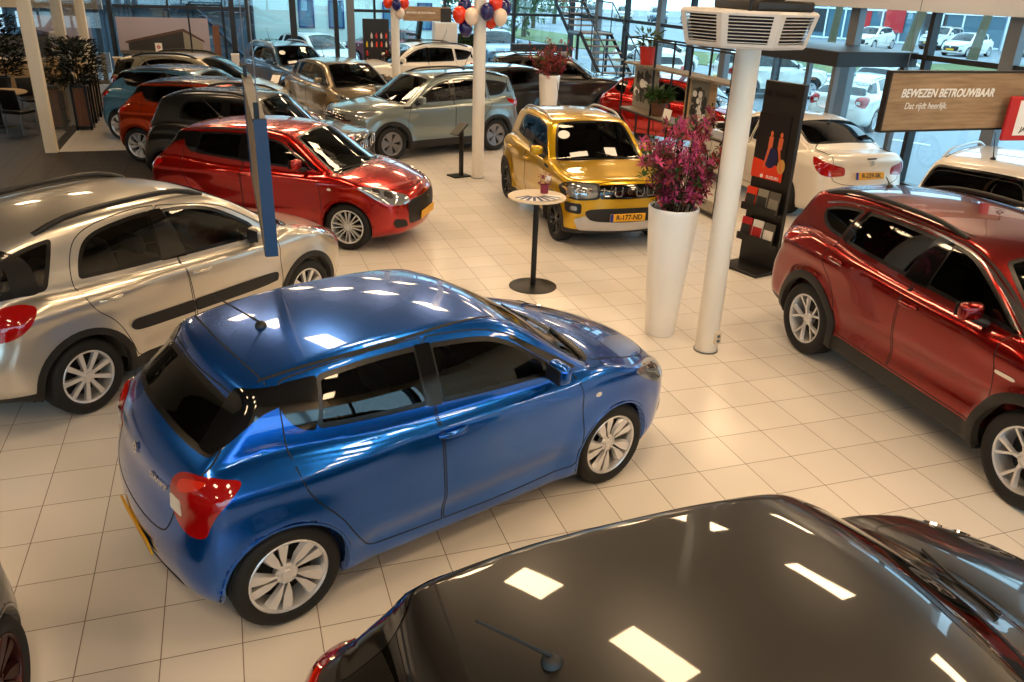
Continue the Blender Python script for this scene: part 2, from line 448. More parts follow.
# ------------------------------------------------------------------ car assembly
def mir(poly): return [(-p[0],) + tuple(p[1:]) for p in poly]
def wheel_meshes(S):
    """tyre, rim and disc meshes, outer face towards +y"""
    R, w, rr = S['R'], S.get('tw', .195), S['rim']
    prof = [(rr-.004, w*.36), (rr+.004, w*.47), (rr+.02, w*.52), ((R+rr)/2, w*.56), (R-.02, w*.52), (R-.004, w*.43), (R, w*.36)]
    for k in range(-2, 3):
        y = -k*w*.14
        prof += [(R, y+.018), (R-.007, y+.014), (R-.007, y+.006), (R, y+.002)]
    prof += [(R, -w*.36), (R-.004, -w*.43), (R-.02, -w*.52), ((R+rr)/2, -w*.56), (rr, -w*.47)]
    t = MB().lathe([(r, h) for r, h in prof], n=40, axis='Y')
    # y axis lathe: height h maps to +y
    tm = t.build('wheel', None, None, True, 40); tyre = tm.data; bpy.data.objects.remove(tm)
    y1 = w*.47
    rm = MB().lathe([(rr+.006, y1), (rr, y1+.004), (rr-.012, y1-.002), (rr-.02, y1-.03), (rr-.03, 0), (rr-.03, -w*.4), (rr-.01, -w*.45)], n=40, axis='Y')
    dish = S.get('dish', .02); th = .028
    def yf(r): return y1 - .008 - dish*(1-(r/rr))**1.0
    def spoke(polys, n, ph=0):
        for k in range(n):
            a = 2*PI*k/n + ph; ca, sa = math.cos(a), math.sin(a)
            for poly in polys:
                m = len(poly); v = []
                for (r, t), dy in [(q, 0) for q in poly] + [(q, -th) for q in poly]:
                    e = 1.0 if dy == 0 else 1.25
                    v.append((r*ca - t*sa*e, yf(math.hypot(r, t)) + dy, r*sa + t*ca*e))
                cr = sum(q[0] for q in poly)/m; ct = sum(q[1] for q in poly)/m
                f = [tuple(reversed(range(m))), tuple(range(m, 2*m))] + [(i, (i+1) % m, m+(i+1) % m, m+i) for i in range(m)]
                rm.add(v, f)
    q = rr-.006; st = S['spokes']; n = S.get('ns', 5)
    if st == 'blade':      # broad blades in pairs
        spoke([[(.045, -.016), (q*.5, -.050), (q*.8, -.066), (q, -.066), (q, -.014), (q*.6, -.006)], [(.045, .004), (q*.6, .005), (q, .024), (q, .078), (q*.8, .070), (q*.5, .036)]], n)
    elif st == 'straight':
        spoke([[(.04, -.014), (q, -.021), (q, .021), (.04, .014)]], n)
    elif st == 'y':
        spoke([[(.05, -.016), (q*.42, -.011), (q*.42, .011), (.05, .016)], [(q*.40, -.011), (q*.7, -.042), (q, -.074), (q, -.050), (q*.72, -.022), (q*.47, .003)], [(q*.40, .011), (q*.47, -.003), (q*.72, .022), (q, .050), (q, .074), (q*.7, .042)]], n)
    elif st == 'twin':
        spoke([[(.045, -.016), (q, -.034), (q, -.017), (.06, -.003)], [(.06, .003), (q, .030), (q, .043), (.045, .016)]], n)
    elif st == 'holes':
        spoke([[(.05, -.03), (q*.62, -.062), (q, -.10), (q, .10), (q*.62, .062), (.05, .03)]], n)
        rm.lathe([(q*.86, yf(q*.86)), (q, yf(q)), (q, yf(q)-th), (q*.86, yf(q)-th)], n=30, axis='Y')
    hub = [(0.001, yf(0)+.008), (.03, yf(0)+.008), (.034, yf(0)+.002), (.06, yf(0)), (.066, yf(0)-.01), (.066, yf(0)-.05)]
    rm.lathe(hub, n=20, axis='Y')
    for k in range(5):
        a = 2*PI*k/5+.3; rm.lathe([(.0005, yf(0)+.008), (.008, yf(0)+.008), (.009, yf(0)-.004)], c=(.048*math.cos(a), 0, .048*math.sin(a)), n=6, axis='Y')
    o = rm.build('rim', None, None, True, 30); rim = o.data; bpy.data.objects.remove(o)
    d = MB().lathe([(.0005, -.02), (.14, -.02), (.14, -.035), (rr-.032, -.036), (rr-.032, -.05)], n=28, axis='Y')
    o = d.build('brake_disc', None, None, True, 30); disc = o.data; bpy.data.objects.remove(o)
    return tyre, rim, disc
def mirror_mesh(S, s):
    b = MB(); x, y, z = S['mirror']
    b.rbox((x, s*(y+.075), z+.015), (.105, .185, .135), .045, rz=s*.12, n=4)
    o = b.build('wing_mirror', None, None, True, 60); m = o.data; bpy.data.objects.remove(o)
    b = MB().tube([(x+.05, s*(y-.06), z-.075), (x+.035, s*(y-.005), z-.06), (x+.01, s*(y+.04), z-.045)], [.035, .03, .028], 8)
    b.rbox((x-.057, s*(y+.08), z+.015), (.006, .155, .105), .003, rz=s*.12)
    o = b.build('mirror_foot', None, None, True, 40); m2 = o.data; bpy.data.objects.remove(o)
    return m, m2
def handle_mesh(F, x, z, s, L=.19, slope=0):
    vs = np.array([[x-L/2+L*i/8, z+slope*(L*i/8)] for i in range(9)])
    O, U, V, D = (np.array(k, float) for k in SIDE(s)); p = F.cast(O+vs[:, :1]*U+vs[:, 1:]*V, D); n = F.normal(p)
    e = np.array([.004, .026, .038, .042, .043, .042, .038, .026, .004])[:, None]
    b = MB().tube((p+n*e).tolist(), [.015, .018, .019, .019, .019, .019, .019, .018, .015], 8)
    o = b.build('door_handle', None, None, True, 60); m = o.data; bpy.data.objects.remove(o); return m
def text_curve(txt, size, depth=.0015, sx=1.0, shear=0.0, bold=False, spacing=1.0):
    c = bpy.data.curves.new('lettering', 'FONT'); c.body = txt; c.size = size; c.extrude = depth; c.align_x = 'CENTER'; c.align_y = 'CENTER'; c.shear = shear; c.space_character = spacing
    if bold: c.offset = size*.022
    o = bpy.data.objects.new('lettering', c); COL.objects.link(o); dg = bpy.context.evaluated_depsgraph_get()
    me = bpy.data.meshes.new_from_object(o.evaluated_get(dg)); bpy.data.objects.remove(o); bpy.data.curves.remove(c)
    for v in me.vertices: v.co.x *= sx
    return me
def emblem_s(size):
    """angular S-shaped badge"""
    k = size/2; b = MB()
    up = [(-.75, .05), (-.95, .25), (0, .95), (.95, .30), (.55, .05), (.0, .42), (-.25, .27), (.75, -.35), (.95, -.2), (.95, -.28), (.0, -.95), (-.95, -.30), (-.55, -.05), (0, -.42), (.25, -.27), (-.75, .30)]
    half = [(-.95, .28), (0, .98), (.95, .28), (.55, .02), (0, .42), (-.22, .26), (.62, -.30), (.30, -.52), (-.60, .02)]
    half = [(-.95, .22), (0, .95), (.95, .30), (.62, .06), (0, .50), (-.30, .28), (.10, 0), (-.22, -.22)]
    for s in (1, -1): b.prism([(s*x*k, s*y*k) for x, y in half], ((0, 0, 0), (1, 0, 0), (0, 1, 0), (0, 0, 1)), 0, .006)
    o = b.build('emblem', None, None); m = o.data; bpy.data.objects.remove(o); return m
def on_body(F, me, frame, u, v, off=.004, rot=0):
    """stand a flat mesh (in its own xy) on the body at (u,v) of a frame"""
    O, U, V, D = (np.array(k, float) for k in frame)
    p = F.cast((O+u*U+v*V)[None], D); n = F.normal(p)[0]; p = p[0]+n*off
    z = Vector(n); x = (Vector(U) - z*Vector(U).dot(z)).normalized(); y = z.cross(x)
    if y.dot(Vector(V)) < 0: x = -x; y = -y
    M = Matrix((x, y, z)).transposed().to_4x4(); M.translation = Vector(p)
    me.transform(M @ Matrix.Rotation(rot, 4, 'Z')); me.update(); return me

def build_type(S):
    """all meshes of one kind of car: list of (name, mesh, material key, parent index, label)"""
    F = Field(S); h = S.get('h', .026); parts = []; low = S.get('low', False)
    def add(name, me, mat, par=None, label=None, m4=None):
        if me.materials is not None and len(me.materials) == 0: me.materials.append(None)
        me.name = name; parts.append((name, me, mat, par, label, m4)); return len(parts)-1
    verts, faces = surface_nets(F, h)
    bm = bmesh.new(); me = bpy.data.meshes.new('t'); me.from_pydata(verts.tolist(), [], faces.tolist()); bm.from_mesh(me)
    for zc in S.get('cuts', []):
        bmesh.ops.bisect_plane(bm, geom=list(bm.verts)+list(bm.edges)+list(bm.faces), plane_co=(0, 0, zc), plane_no=(0, 0, 1), dist=1e-4)
    bmesh.ops.triangulate(bm, faces=[f for f in bm.faces if len(f.verts) > 4])
    bm.to_mesh(me); bm.free()
    verts = np.array([tuple(v.co) for v in me.vertices]); quads = [tuple(p.vertices) for p in me.polygons]; bpy.data.meshes.remove(me)
    tri = np.array([q for q in quads if len(q) == 3]).reshape(-1, 3); qd = np.array([q for q in quads if len(q) == 4]).reshape(-1, 4)
    faces = np.concatenate([qd, np.concatenate([tri, tri[:, 2:]], 1)]) if len(tri) else qd
    norms = F.normal(verts, F.full)
    c = verts[faces].mean(1); fn = norms[faces].mean(1); fn /= np.linalg.norm(fn, axis=1)[:, None]+1e-9
    lab = np.zeros(len(faces), int); names = ['body_shell']; mats = ['paint']
    dead = np.zeros(len(faces), bool)
    def region(name, mask, mat='paint'):
        names.append(name); mats.append(mat); lab[mask & ~dead] = len(names)-1; return len(names)-1
    outer = (fn[:, 1]*np.sign(c[:, 1]) > .25)
    if 'bonnet' in S:
        bn = rpoly(S['bonnet'] + [(x, -y, *r) for x, y, *r in reversed(S['bonnet'])])
        region('bonnet', (poly_sd(c[:, 0], c[:, 1], bn) < 0) & (fn[:, 2] > .3) & (c[:, 2] > S.get('bonz', .6)))
    if 'tailgate' in S:
        tg = rpoly(S['tailgate'] + [(-y, z, *r) for y, z, *r in reversed(S['tailgate'])])
        region('tailgate', (poly_sd(c[:, 1], c[:, 2], tg) < 0) & (c[:, 0] < S['tailx']) & (fn[:, 0] < -.15) & (c[:, 2] < S.get('tailz', 1.3)))
    for nm, key, sg in (('front_bumper', 'fbump', 1), ('rear_bumper', 'rbump', -1)):
        if key in S:
            region(nm, poly_sd(c[:, 0], c[:, 2], curve(S[key])) < 0)
    dl = {}
    for d in S.get('doors', []):
        D = rpoly(d['line'])
        for s in (1, -1):
            dl[(d['name'], s)] = region(d['name'], (poly_sd(c[:, 0], c[:, 2], D) < 0) & outer & (np.sign(c[:, 1]) == s) & (c[:, 2] > .16))
    if 'clad' in S: region('lower_cladding', c[:, 2] < S['clad'], 'plastic')
    # window openings
    wins = []
    for wd in S['windows']:
        out = rpoly(wd['o'], wd.get('r', .045)); inn = inset(resample(out, .03), wd.get('b', .03))
        wins.append((wd, out, inn))
        if not low and not wd.get('solid'):
            hole = poly_sd(c[:, 0], c[:, 2], out) < -wd.get('b', .03)*.55
            dead |= hole & outer & (np.abs(c[:, 1]) > .3)
    for key in ('windscreen', 'rear_window'):
        if key in S and not low:
            fr, o2 = S[key]['f'], rpoly(S[key]['o'] + mir(list(reversed(S[key]['o']))))
            O, U, V, D = (np.array(k) for k in fr); u = (c-O)@U; v = (c-O)@V
            hole = (poly_sd(u, v, o2) < -S[key].get('b', .03)*.55) & ((fn@D) < -.25)
            dead |= hole
    ids = {}
    for k, nm in enumerate(names):
        m = (lab == k) & ~dead
        if m.sum() == 0: continue
        ids[k] = add(nm, sub_mesh(nm, verts, norms, faces[m]), mats[k])
    bi = 0
    res = S.get('res', .045)
    # glass
    for wd, out, inn in wins:
        for s in (1, -1):
            par = dl.get((wd.get('door'), s)); par = ids.get(par)
            if wd.get('solid'):
                add('pillar_trim', patch_mesh(F, 'p', out, SIDE(s), .003, res), wd.get('mat', 'blackgloss'), par)
            else:
                i2 = inn
                add('window_frame', patch_mesh(F, 'p', out, SIDE(s), .002, res, .02, i2, 'out'), wd.get('mat', 'trim'), par)
                add('side_window', patch_mesh(F, 'p', i2, SIDE(s), .001, res, 0), wd.get('g', 'glass'), par)
    for key in ('windscreen', 'rear_window'):
        if key in S:
            q = S[key]; o2 = rpoly(q['o'] + mir(list(reversed(q['o'])))); i2 = inset(resample(o2, .04), q.get('b', .03))
            j = add(key, patch_mesh(F, 'p', i2, q['f'], .001, res, 0), q.get('g', 'glass'))
            add('window_frame', patch_mesh(F, 'p', o2, q['f'], .002, res, .02, i2, 'out'), 'trim', j)
    # shut lines
    gaps = []
    if not low:
        for d in S.get('doors', []):
            for s in (1, -1):
                add('door_gap', ribbon_mesh(F, 'r', rpoly(d['line']), SIDE(s), .007, .0012, True), 'gap', ids.get(dl[(d['name'], s)]))
        if 'bonnet' in S:
            add('bonnet_gap', ribbon_mesh(F, 'r', rpoly(S['bonnet'] + [(x, -y, *r) for x, y, *r in reversed(S['bonnet'])]), TOP, .008, .0012, True), 'gap')
        if 'tailgate' in S:
            REAR = ((-4, 0, 0), (0, 1, 0), (0, 0, 1), (1, 0, 0))
            tl = rpoly(S['tailgate'] + [(-y, z, *r) for y, z, *r in reversed(S['tailgate'])])
            add('tailgate_gap', ribbon_mesh(F, 'r', tl, REAR, .008, .0012, True), 'gap')
        for ln in S.get('ditch', []):
            for s in (1, -1):
                add('roof_seam', ribbon_mesh(F, 'r', curve([(x, s*y) for x, y in ln], False), TOP, S.get('ditchw', .012), .0012, False), 'gap')
        for fr, ln, w in S.get('seams', []):
            add('panel_gap', ribbon_mesh(F, 'r', curve(ln, False), fr, w, .0012, False), 'gap')
    # extra patches: (name, material, frame or 'side', outline, off, dome, label)
    for e in S.get('extra', []):
        nm, mt, fr, ol = e[:4]; off = e[4] if len(e) > 4 else .004; dome = e[5] if len(e) > 5 else 0; lb = e[6] if len(e) > 6 else None
        if fr == 'side': lst = [(SIDE(s), ol) for s in (1, -1)]
        elif isinstance(fr, tuple) and fr[0] == 'diag': cx, cy = (S['xf']-.15, S['W']/2-.13) if fr[1] else (S['xr']+.10, S['W']/2-.10); lst = [(diag(s, cx, cy, fr[1], fr[2]), ol) for s in (1, -1)]
        else: lst = [(fr, ol)]
        top = None
        for f2, o2 in lst: 
            par = None
            if nm.startswith('>'): par = 'prev'
            k = add(nm.lstrip('>'), patch_mesh(F, 'p', rpoly(o2, e[7] if len(e) > 7 else .035), f2, off, S.get('lres', .035), .015, None, 'all', dome), mt, None, lb)
    # wheel arch lips
    A, Rz = S['arch'], S['R']
    for sx in (S['wb']/2, -S['wb']/2):
        for s in (1, -1):
            w = S.get('lip', .012); a0, a1 = math.radians(S.get('lipa', -22)), math.radians(180-S.get('lipa', -22))
            ang = np.linspace(a0, a1, 26)
            ln = np.stack([sx+(A+w/2-.004)*np.cos(ang), Rz+(A+w/2-.004)*np.sin(ang)], 1)
            add('wheel_arch_trim', ribbon_mesh(F, 'r', ln, SIDE(s), w, S.get('lipo', .003), False, .04, .05), S.get('lipm', 'paint'))
    # wheels
    tyre, rim, disc = wheel_meshes(S); tr = S['W']/2-.03-S.get('tw', .195)*.55
    for sx in (S['wb']/2, -S['wb']/2):
        for s in (1, -1):
            M = Matrix.Translation((sx, s*tr, Rz)) @ Matrix.Rotation(0 if s > 0 else PI, 4, 'Z')
            k = add('wheel', tyre, 'tyre', None, None, M); add('rim', rim, 'rim', k); add('brake_disc', disc, 'dark', k)
    if 'mirror' in S:
        for s in (1, -1):
            a, b = mirror_mesh(S, s); k = add('wing_mirror', a, S.get('mirm', 'paint')); add('mirror_foot', b, 'plastic', k)
    if not low:
        for (x, z, dn, sl) in S.get('handles', []):
            for s in (1, -1):
                add('door_handle', handle_mesh(F, x, z, s, .19, sl), S.get('handm', 'paint'), ids.get(dl.get((dn, s))))
    if 'antenna' in S:
        x, y = S['antenna'][:2]; p = F.cast([(x, y, 4)], (0, 0, -1))[0]; z = p[2]
        b = MB().lathe([(.001, .03), (.02, .026), (.034, .01), (.038, -.012)], c=(x, y, z), n=14)
        lean = S['antenna'][2] if len(S['antenna']) > 2 else .16; L = S['antenna'][3] if len(S['antenna']) > 3 else .32
        b.tube([(x, y, z+.02), (x-lean*.3, y, z+.02+L*.3), (x-lean, y, z+.02+L)], [.008, .006, .004], 6)
        o = b.build('antenna', None, None, True, 50); add('antenna', o.data, 'plastic'); bpy.data.objects.remove(o)
    if 'rails' in S:
        r = S['rails']
        for s in (1, -1):
            xs = np.linspace(r['x0'], r['x1'], 13); P = [(x, s*(r['y0']+(r['y1']-r['y0'])*i/12), 4) for i, x in enumerate(xs)]
            q = F.cast(P, (0, 0, -1)); hh = np.array([-.005, .02, .036, .04, .04, .04, .04, .04, .04, .04, .036, .02, -.005])*r.get('h', 1)
            q[:, 2] += hh
            b = MB().tube(q.tolist(), r.get('r', .017), 8)
            if r.get('solid'):
                for i in range(12):
                    pass
            o = b.build('roof_rail', None, None, True, 60); add('roof_rail', o.data, r.get('m', 'plastic')); bpy.data.objects.remove(o)
    if S.get('interior', not low): 
        I = S['inside']; xd, zb, ww = I['dash'], I['belt'], I['w']
        b = MB().rbox((xd, 0, zb-.16), (.42, ww*1.72, .30), .09); b.rbox((xd-.19, .36, zb-.06), (.2, .34, .1), .04); b.rbox((xd-.35, 0, zb-.36), (.5, .2, .2), .05)
        o = b.build('dashboard', None, None, True, 50); add('dashboard', o.data, 'inside'); bpy.data.objects.remove(o)
        b = MB(); n = 20; c0 = Vector((xd-.36, .37, zb-.07)); ax = Matrix.Rotation(math.radians(-25), 3, 'Y')
        ring = [c0 + ax @ Vector((0, .175*math.cos(2*PI*k/n), .175*math.sin(2*PI*k/n))) for k in range(n+1)]
        b.tube(ring, .016, 8, False); b.rbox(c0, (.05, .13, .11), .03); b.rbox(c0, (.02, .33, .04), .01); b.tube([c0, c0+Vector((.2, 0, -.05))], .03, 8)
        o = b.build('steering_wheel', None, None, True, 50); add('steering_wheel', o.data, 'inside2'); bpy.data.objects.remove(o)
        def seat(x, y, wd, full=False):
            b = MB().rbox((x+.05, y, .42+I.get('dz', 0)), (.52, wd, .18), .07); b.rbox((x-.26, y, .75+I.get('dz', 0)), (.15, wd*.95, .62), .065, ry=-.28)
            for hy in ([0] if not full else [-.42, 0.42]): b.rbox((x-.37, y+hy, 1.13+I.get('dz', 0)), (.11, .25, .18), .05, ry=-.2)
            o = b.build('seat', None, None, True, 50); add('seat', o.data, 'inside2'); bpy.data.objects.remove(o)
        seat(I['front'], .36, .5); seat(I['front'], -.36, .5); seat(I['rear'], 0, 1.22, True)
    for fn_ in S.get('custom', []): fn_(F, add)
    return dict(parts=parts, S=S, F=F)

PALETTE = {}
def place_car(T, name, label, cat, loc, deg, mats, group=None, skip=()):
    root = bpy.data.objects.new(name, None); COL.objects.link(root); root.empty_display_size = .3
    root.location = loc if len(loc) == 3 else (*loc, 0); root.rotation_euler = (0, 0, math.radians(deg))
    root['label'] = label; root['category'] = cat
    if group: root['group'] = group
    obs = []
    for nm, me, mt, par, lb, M in T['parts']:
        if nm in skip or (par is not None and T['parts'][par][0] in skip): obs.append(None); continue
        if nm == 'windscreen' and mt == 'glass' and 'windscreen:glass' not in mats: mt = 'glass_front'
        if nm + '#mesh' in mats: me = mats[nm + '#mesh']
        o = link(nm, me, mats.get(nm + ':' + str(mt), mats.get(mt, mt)))
        o.parent = obs[par] if par is not None and obs[par] else root
        if M is not None: o.matrix_local = M
        if lb: o['label'] = lb
        obs.append(o)
    return root
def swift_spec(**kw):
    ws = slope_frame(.80, 1.195, 31.5); rw = slope_frame(-1.50, 1.17, 43, True)
    S = dict(W=1.735, H=1.495, wb=2.45, xf=2.06, xr=-1.79, R=.315, rim=.226, arch=.352, tw=.195, spokes='blade', ns=5, flare=.022, flw=.2, kend=.15,
    lower=[(1.90,.19),(2.01,.24),(2.05,.36),(2.065,.52),(2.045,.66),(1.97,.76),(1.78,.855),(1.45,.955),(1.2,.995),(.6,.985),(.3,.99),(-.6,1.02),(-1.2,1.06),(-1.5,1.055),(-1.63,1.02),(-1.71,.93),(-1.735,.80),(-1.77,.68),(-1.795,.55),(-1.785,.38),(-1.73,.26),(-1.60,.21),(-.8,.18),(.8,.17)],
    green=[(1.40,.80),(1.20,.96),(.93,1.13),(.65,1.315),(.42,1.425),(.12,1.473),(-.35,1.492),(-.75,1.480),(-1.1,1.435),(-1.29,1.39),(-1.325,1.365),(-1.37,1.29),(-1.54,1.12),(-1.67,1.0),(-1.70,.85),(-1.4,.75,1),(1.1,.75,1)],
    sec=[(.1,.79),(.2,.815),(.30,.845),(.45,.855),(.6,.862),(.76,.8675),(.86,.862),(.93,.850),(.99,.822),(1.05,.785),(1.12,.755)],
    gsec=[(.7,.80),(1.0,.780),(1.08,.755),(1.2,.712),(1.35,.638),(1.45,.585),(1.5,.55)],
    plan=[(-1.85,.86),(-1.5,.935),(-1.1,.985),(-.6,1.0),(.6,.995),(1.1,.985),(1.5,.955),(1.85,.88),(2.1,.80)],
    gplan=[(-1.8,.83),(-1.4,.90),(-.8,.985),(0,1.0),(.6,1.0),(1.2,1.0)],
    bowf=.34, bowr=.19, bowg=.20, bowgr=.16, crown=.05, crowng=.085, kg=.055, kb=.025,
    lines=[(-1.2,.90,.03,.075,.022,-1.9,-.65),(1.3,.86,0,.075,.018,.75,2.1),(0,.36,.02,.075,-.020,-.75,.75),(0,.50,.05,.09,.008,-.8,.8)],
    cuts=[], 
    bonnet=[(1.17,.0,.3),(1.16,.35),(1.08,.60),(1.10,.68),(1.40,.69),(1.70,.60),(1.90,.40),(1.955,.0,.3)], bonz=.6,
    tailgate=[(0,1.33,.3),(.45,1.325),(.54,1.29),(.63,1.12),(.66,1.0),(.54,.88),(.50,.66),(.42,.605),(0,.595,.3)], tailx=-1.33, tailz=1.34,
    fbump=[(1.56,.1,1),(1.56,.52,1),(1.75,.62),(2.3,.64,1),(2.3,.1,1)], rbump=[(-1.53,.1,1),(-1.53,.55,1),(-1.66,.66),(-2.0,.68,1),(-2.0,.1,1)],
    doors=[dict(name='front_door', line=[(.86,.30),(.90,.45),(.885,.70),(.86,.92),(.80,1.05),(.60,1.185),(.36,1.345),(.15,1.405),(-.22,1.43),(-.22,1.2),(-.235,.9),(-.215,.55),(-.22,.29,1),(.3,.275)]),
           dict(name='rear_door', line=[(-.235,.29,1),(-.23,.55),(-.25,.9),(-.235,1.2),(-.235,1.43,1),(-.6,1.425),(-.95,1.405),(-1.115,1.375),(-1.13,1.2),(-1.14,1.0),(-1.08,.80),(-.92,.62),(-.83,.45),(-.74,.31)])],
    windows=[dict(o=[(.76,1.015,.03),(.58,1.145),(.38,1.29),(.20,1.36),(-.195,1.392),(-.2,1.2),(-.2,1.058),(.2,1.035)], b=.028, door='front_door'),
             dict(o=[(-.27,1.065),(-.265,1.2),(-.26,1.394),(-.55,1.398),(-.90,1.375),(-.93,1.2),(-.96,1.11),(-.6,1.083)], b=.028, door='rear_door'),
             dict(o=[(.77,1.02),(.58,1.15),(.38,1.30),(.39,1.325),(.60,1.19),(.80,1.065),(.865,1.02)], solid=True, r=.008),
             dict(o=[(-.185,1.05),(-.18,1.395),(-.285,1.40),(-.285,1.06)], solid=True, r=.004, mat='blackgloss'),
             dict(o=[(-.965,1.105),(-.925,1.2),(-.895,1.376),(-1.05,1.372),(-1.122,1.362),(-1.128,1.235),(-1.06,1.135)], solid=True, door='rear_door', r=.02),
             ],
    windscreen=dict(f=ws, o=[(0,-.445,.3),(.35,-.43),(.62,-.385),(.69,-.32),(.61,.12),(.535,.38),(.48,.415),(0,.435,.3)], b=.035),
    rear_window=dict(f=rw, o=[(0,-.12,.3),(.4,-.11),(.60,-.085),(.63,-.04),(.575,.13),(.535,.205),(0,.22,.3)], b=.035, g='tint'),
    ditch=[[(.33,.53),(-.3,.575),(-.75,.575),(-1.19,.53)]], ditchw=.016,
    seams=[(TOP, [(-1.16,-.60),(-1.185,-.3),(-1.195,0),(-1.185,.3),(-1.16,.60)], .009)],
    handles=[(-.17,.90,'front_door',.02)],
    mirror=(.60,.83,1.09), antenna=(-.95,0,.25,.22),
    extra=[('roof_panel','paint',TOP,[(.36,.0,.3),(.34,.40),(.28,.515),(-.3,.56),(-.75,.56),(-1.2,.515),(-1.28,.42),(-1.315,0,.3),(-1.28,-.42),(-1.2,-.515),(-.75,-.56),(-.3,-.56),(.28,-.515),(.34,-.40)],.004,0),
      ('tail_light','red',('diag',False,45),[(-.20,.80),(-.20,.92),(-.14,.985),(-.02,1.005),(.10,1.0),(.19,.995),(.215,.975),(.19,.93),(.12,.85),(.07,.76),(.05,.70),(-.04,.69),(-.15,.73)],.004,.012),
      ('reversing_light','white',('diag',False,45),[(-.185,.79),(-.18,.875),(-.10,.865),(-.095,.775)],.018,.002,None,.012),('brake_light','lamp_orange',('diag',False,45),[(-.13,.90),(-.12,.96),(-.02,.985),(.06,.98),(.0,.94)],.017,.002),
      ('pillar_trim','blackgloss',('diag',False,45),[(-.075,1.085),(.045,1.33),(.10,1.36),(.29,1.365),(.325,1.265),(.24,1.245),(.15,1.17),(.06,1.095),(0,1.075)],.0035,0,None,.02),
      ('headlight_bulb','chrome',('diag',True,45),[(.02,.70),(.02,.77),(.12,.80),(.14,.74)],.017,.004),('headlight_bulb','chrome',('diag',True,45),[(.17,.77),(.17,.815),(.27,.835),(.27,.80)],.017,.003),
      ('headlight','lamp',('diag',True,45),[(-.24,.63),(-.24,.71),(-.05,.78),(.2,.845),(.42,.87),(.44,.85),(.32,.76),(.16,.66),(-.05,.62)],.004,.012),
      ('fog_light_trim','plastic',('diag',True,45),[(-.2,.32),(-.16,.42),(.0,.45),(.04,.40),(.0,.32)],.004,0),
      ('grille','plastic',((4,0,0),(0,1,0),(0,0,1),(-1,0,0)),[(-.50,.40),(-.46,.34),(.46,.34),(.50,.40),(.52,.60),(.45,.66),(0,.675),(-.45,.66),(-.52,.60)],.004,0),
      ('rear_valance','plastic',((-4,0,0),(0,1,0),(0,0,1),(1,0,0)),[(-.55,.24),(-.52,.34),(.52,.34),(.55,.24)],.004,0),
      ('side_indicator','white','side',[(.98,.80),(1.0,.825),(1.03,.825),(1.045,.80),(1.02,.785)],.003,.004),
    ],
    inside=dict(dash=.86, belt=1.0, w=.72, front=-.05, rear=-.85),
    )
    def badge(F, add):
        RE = ((-4,0,0),(0,-1,0),(0,0,1),(1,0,0))
        me = emblem_s(.085); on_body(F, me, RE, 0, .90, .005); add('emblem', me, 'chrome')
        me = text_curve('SWIFT', .05, .002, 1.5, .2, True); on_body(F, me, RE, .34, .86, .006); add('badge', me, 'chrome')
        b = MB().box((0,0,0),(.52,.11,.012)); o = b.build('license_plate', None); me = o.data; bpy.data.objects.remove(o); on_body(F, me, RE, 0, .41, .003); add('license_plate', me, 'plate')
        b = MB().box((0,0,0),(.52,.11,.012)); o = b.build('license_plate', None); me = o.data; bpy.data.objects.remove(o); on_body(F, me, ((4,0,0),(0,1,0),(0,0,1),(-1,0,0)), 0, .42, .012); add('license_plate', me, 'plate')
        me = emblem_s(.10); on_body(F, me, ((4,0,0),(0,1,0),(0,0,1),(-1,0,0)), 0, .60, .012); add('emblem', me, 'chrome')
        b = MB()
        for s, x0 in ((1, .45), (-1, -.15)):
            p = F.cast([(1.17, x0, 4), (1.09, x0-.25, 4), (1.03, x0-.5, 4)], (0,0,-1)); p[:, 2] += .012
            b.tube(p.tolist(), .008, 6)
        o = b.build('wiper', None, None, True); add('wiper', o.data, 'plastic'); bpy.data.objects.remove(o)
    S['custom'] = [badge]
    S.update(kw); return S
def lerp_map(pairs):
    xs = [p[0] for p in pairs]; ys = [p[1] for p in pairs]
    def f(v):
        if v < xs[0]: return ys[0]+(v-xs[0])
        if v > xs[-1]: return ys[-1]+(v-xs[-1])
        return float(np.interp(v, xs, ys))
    return f
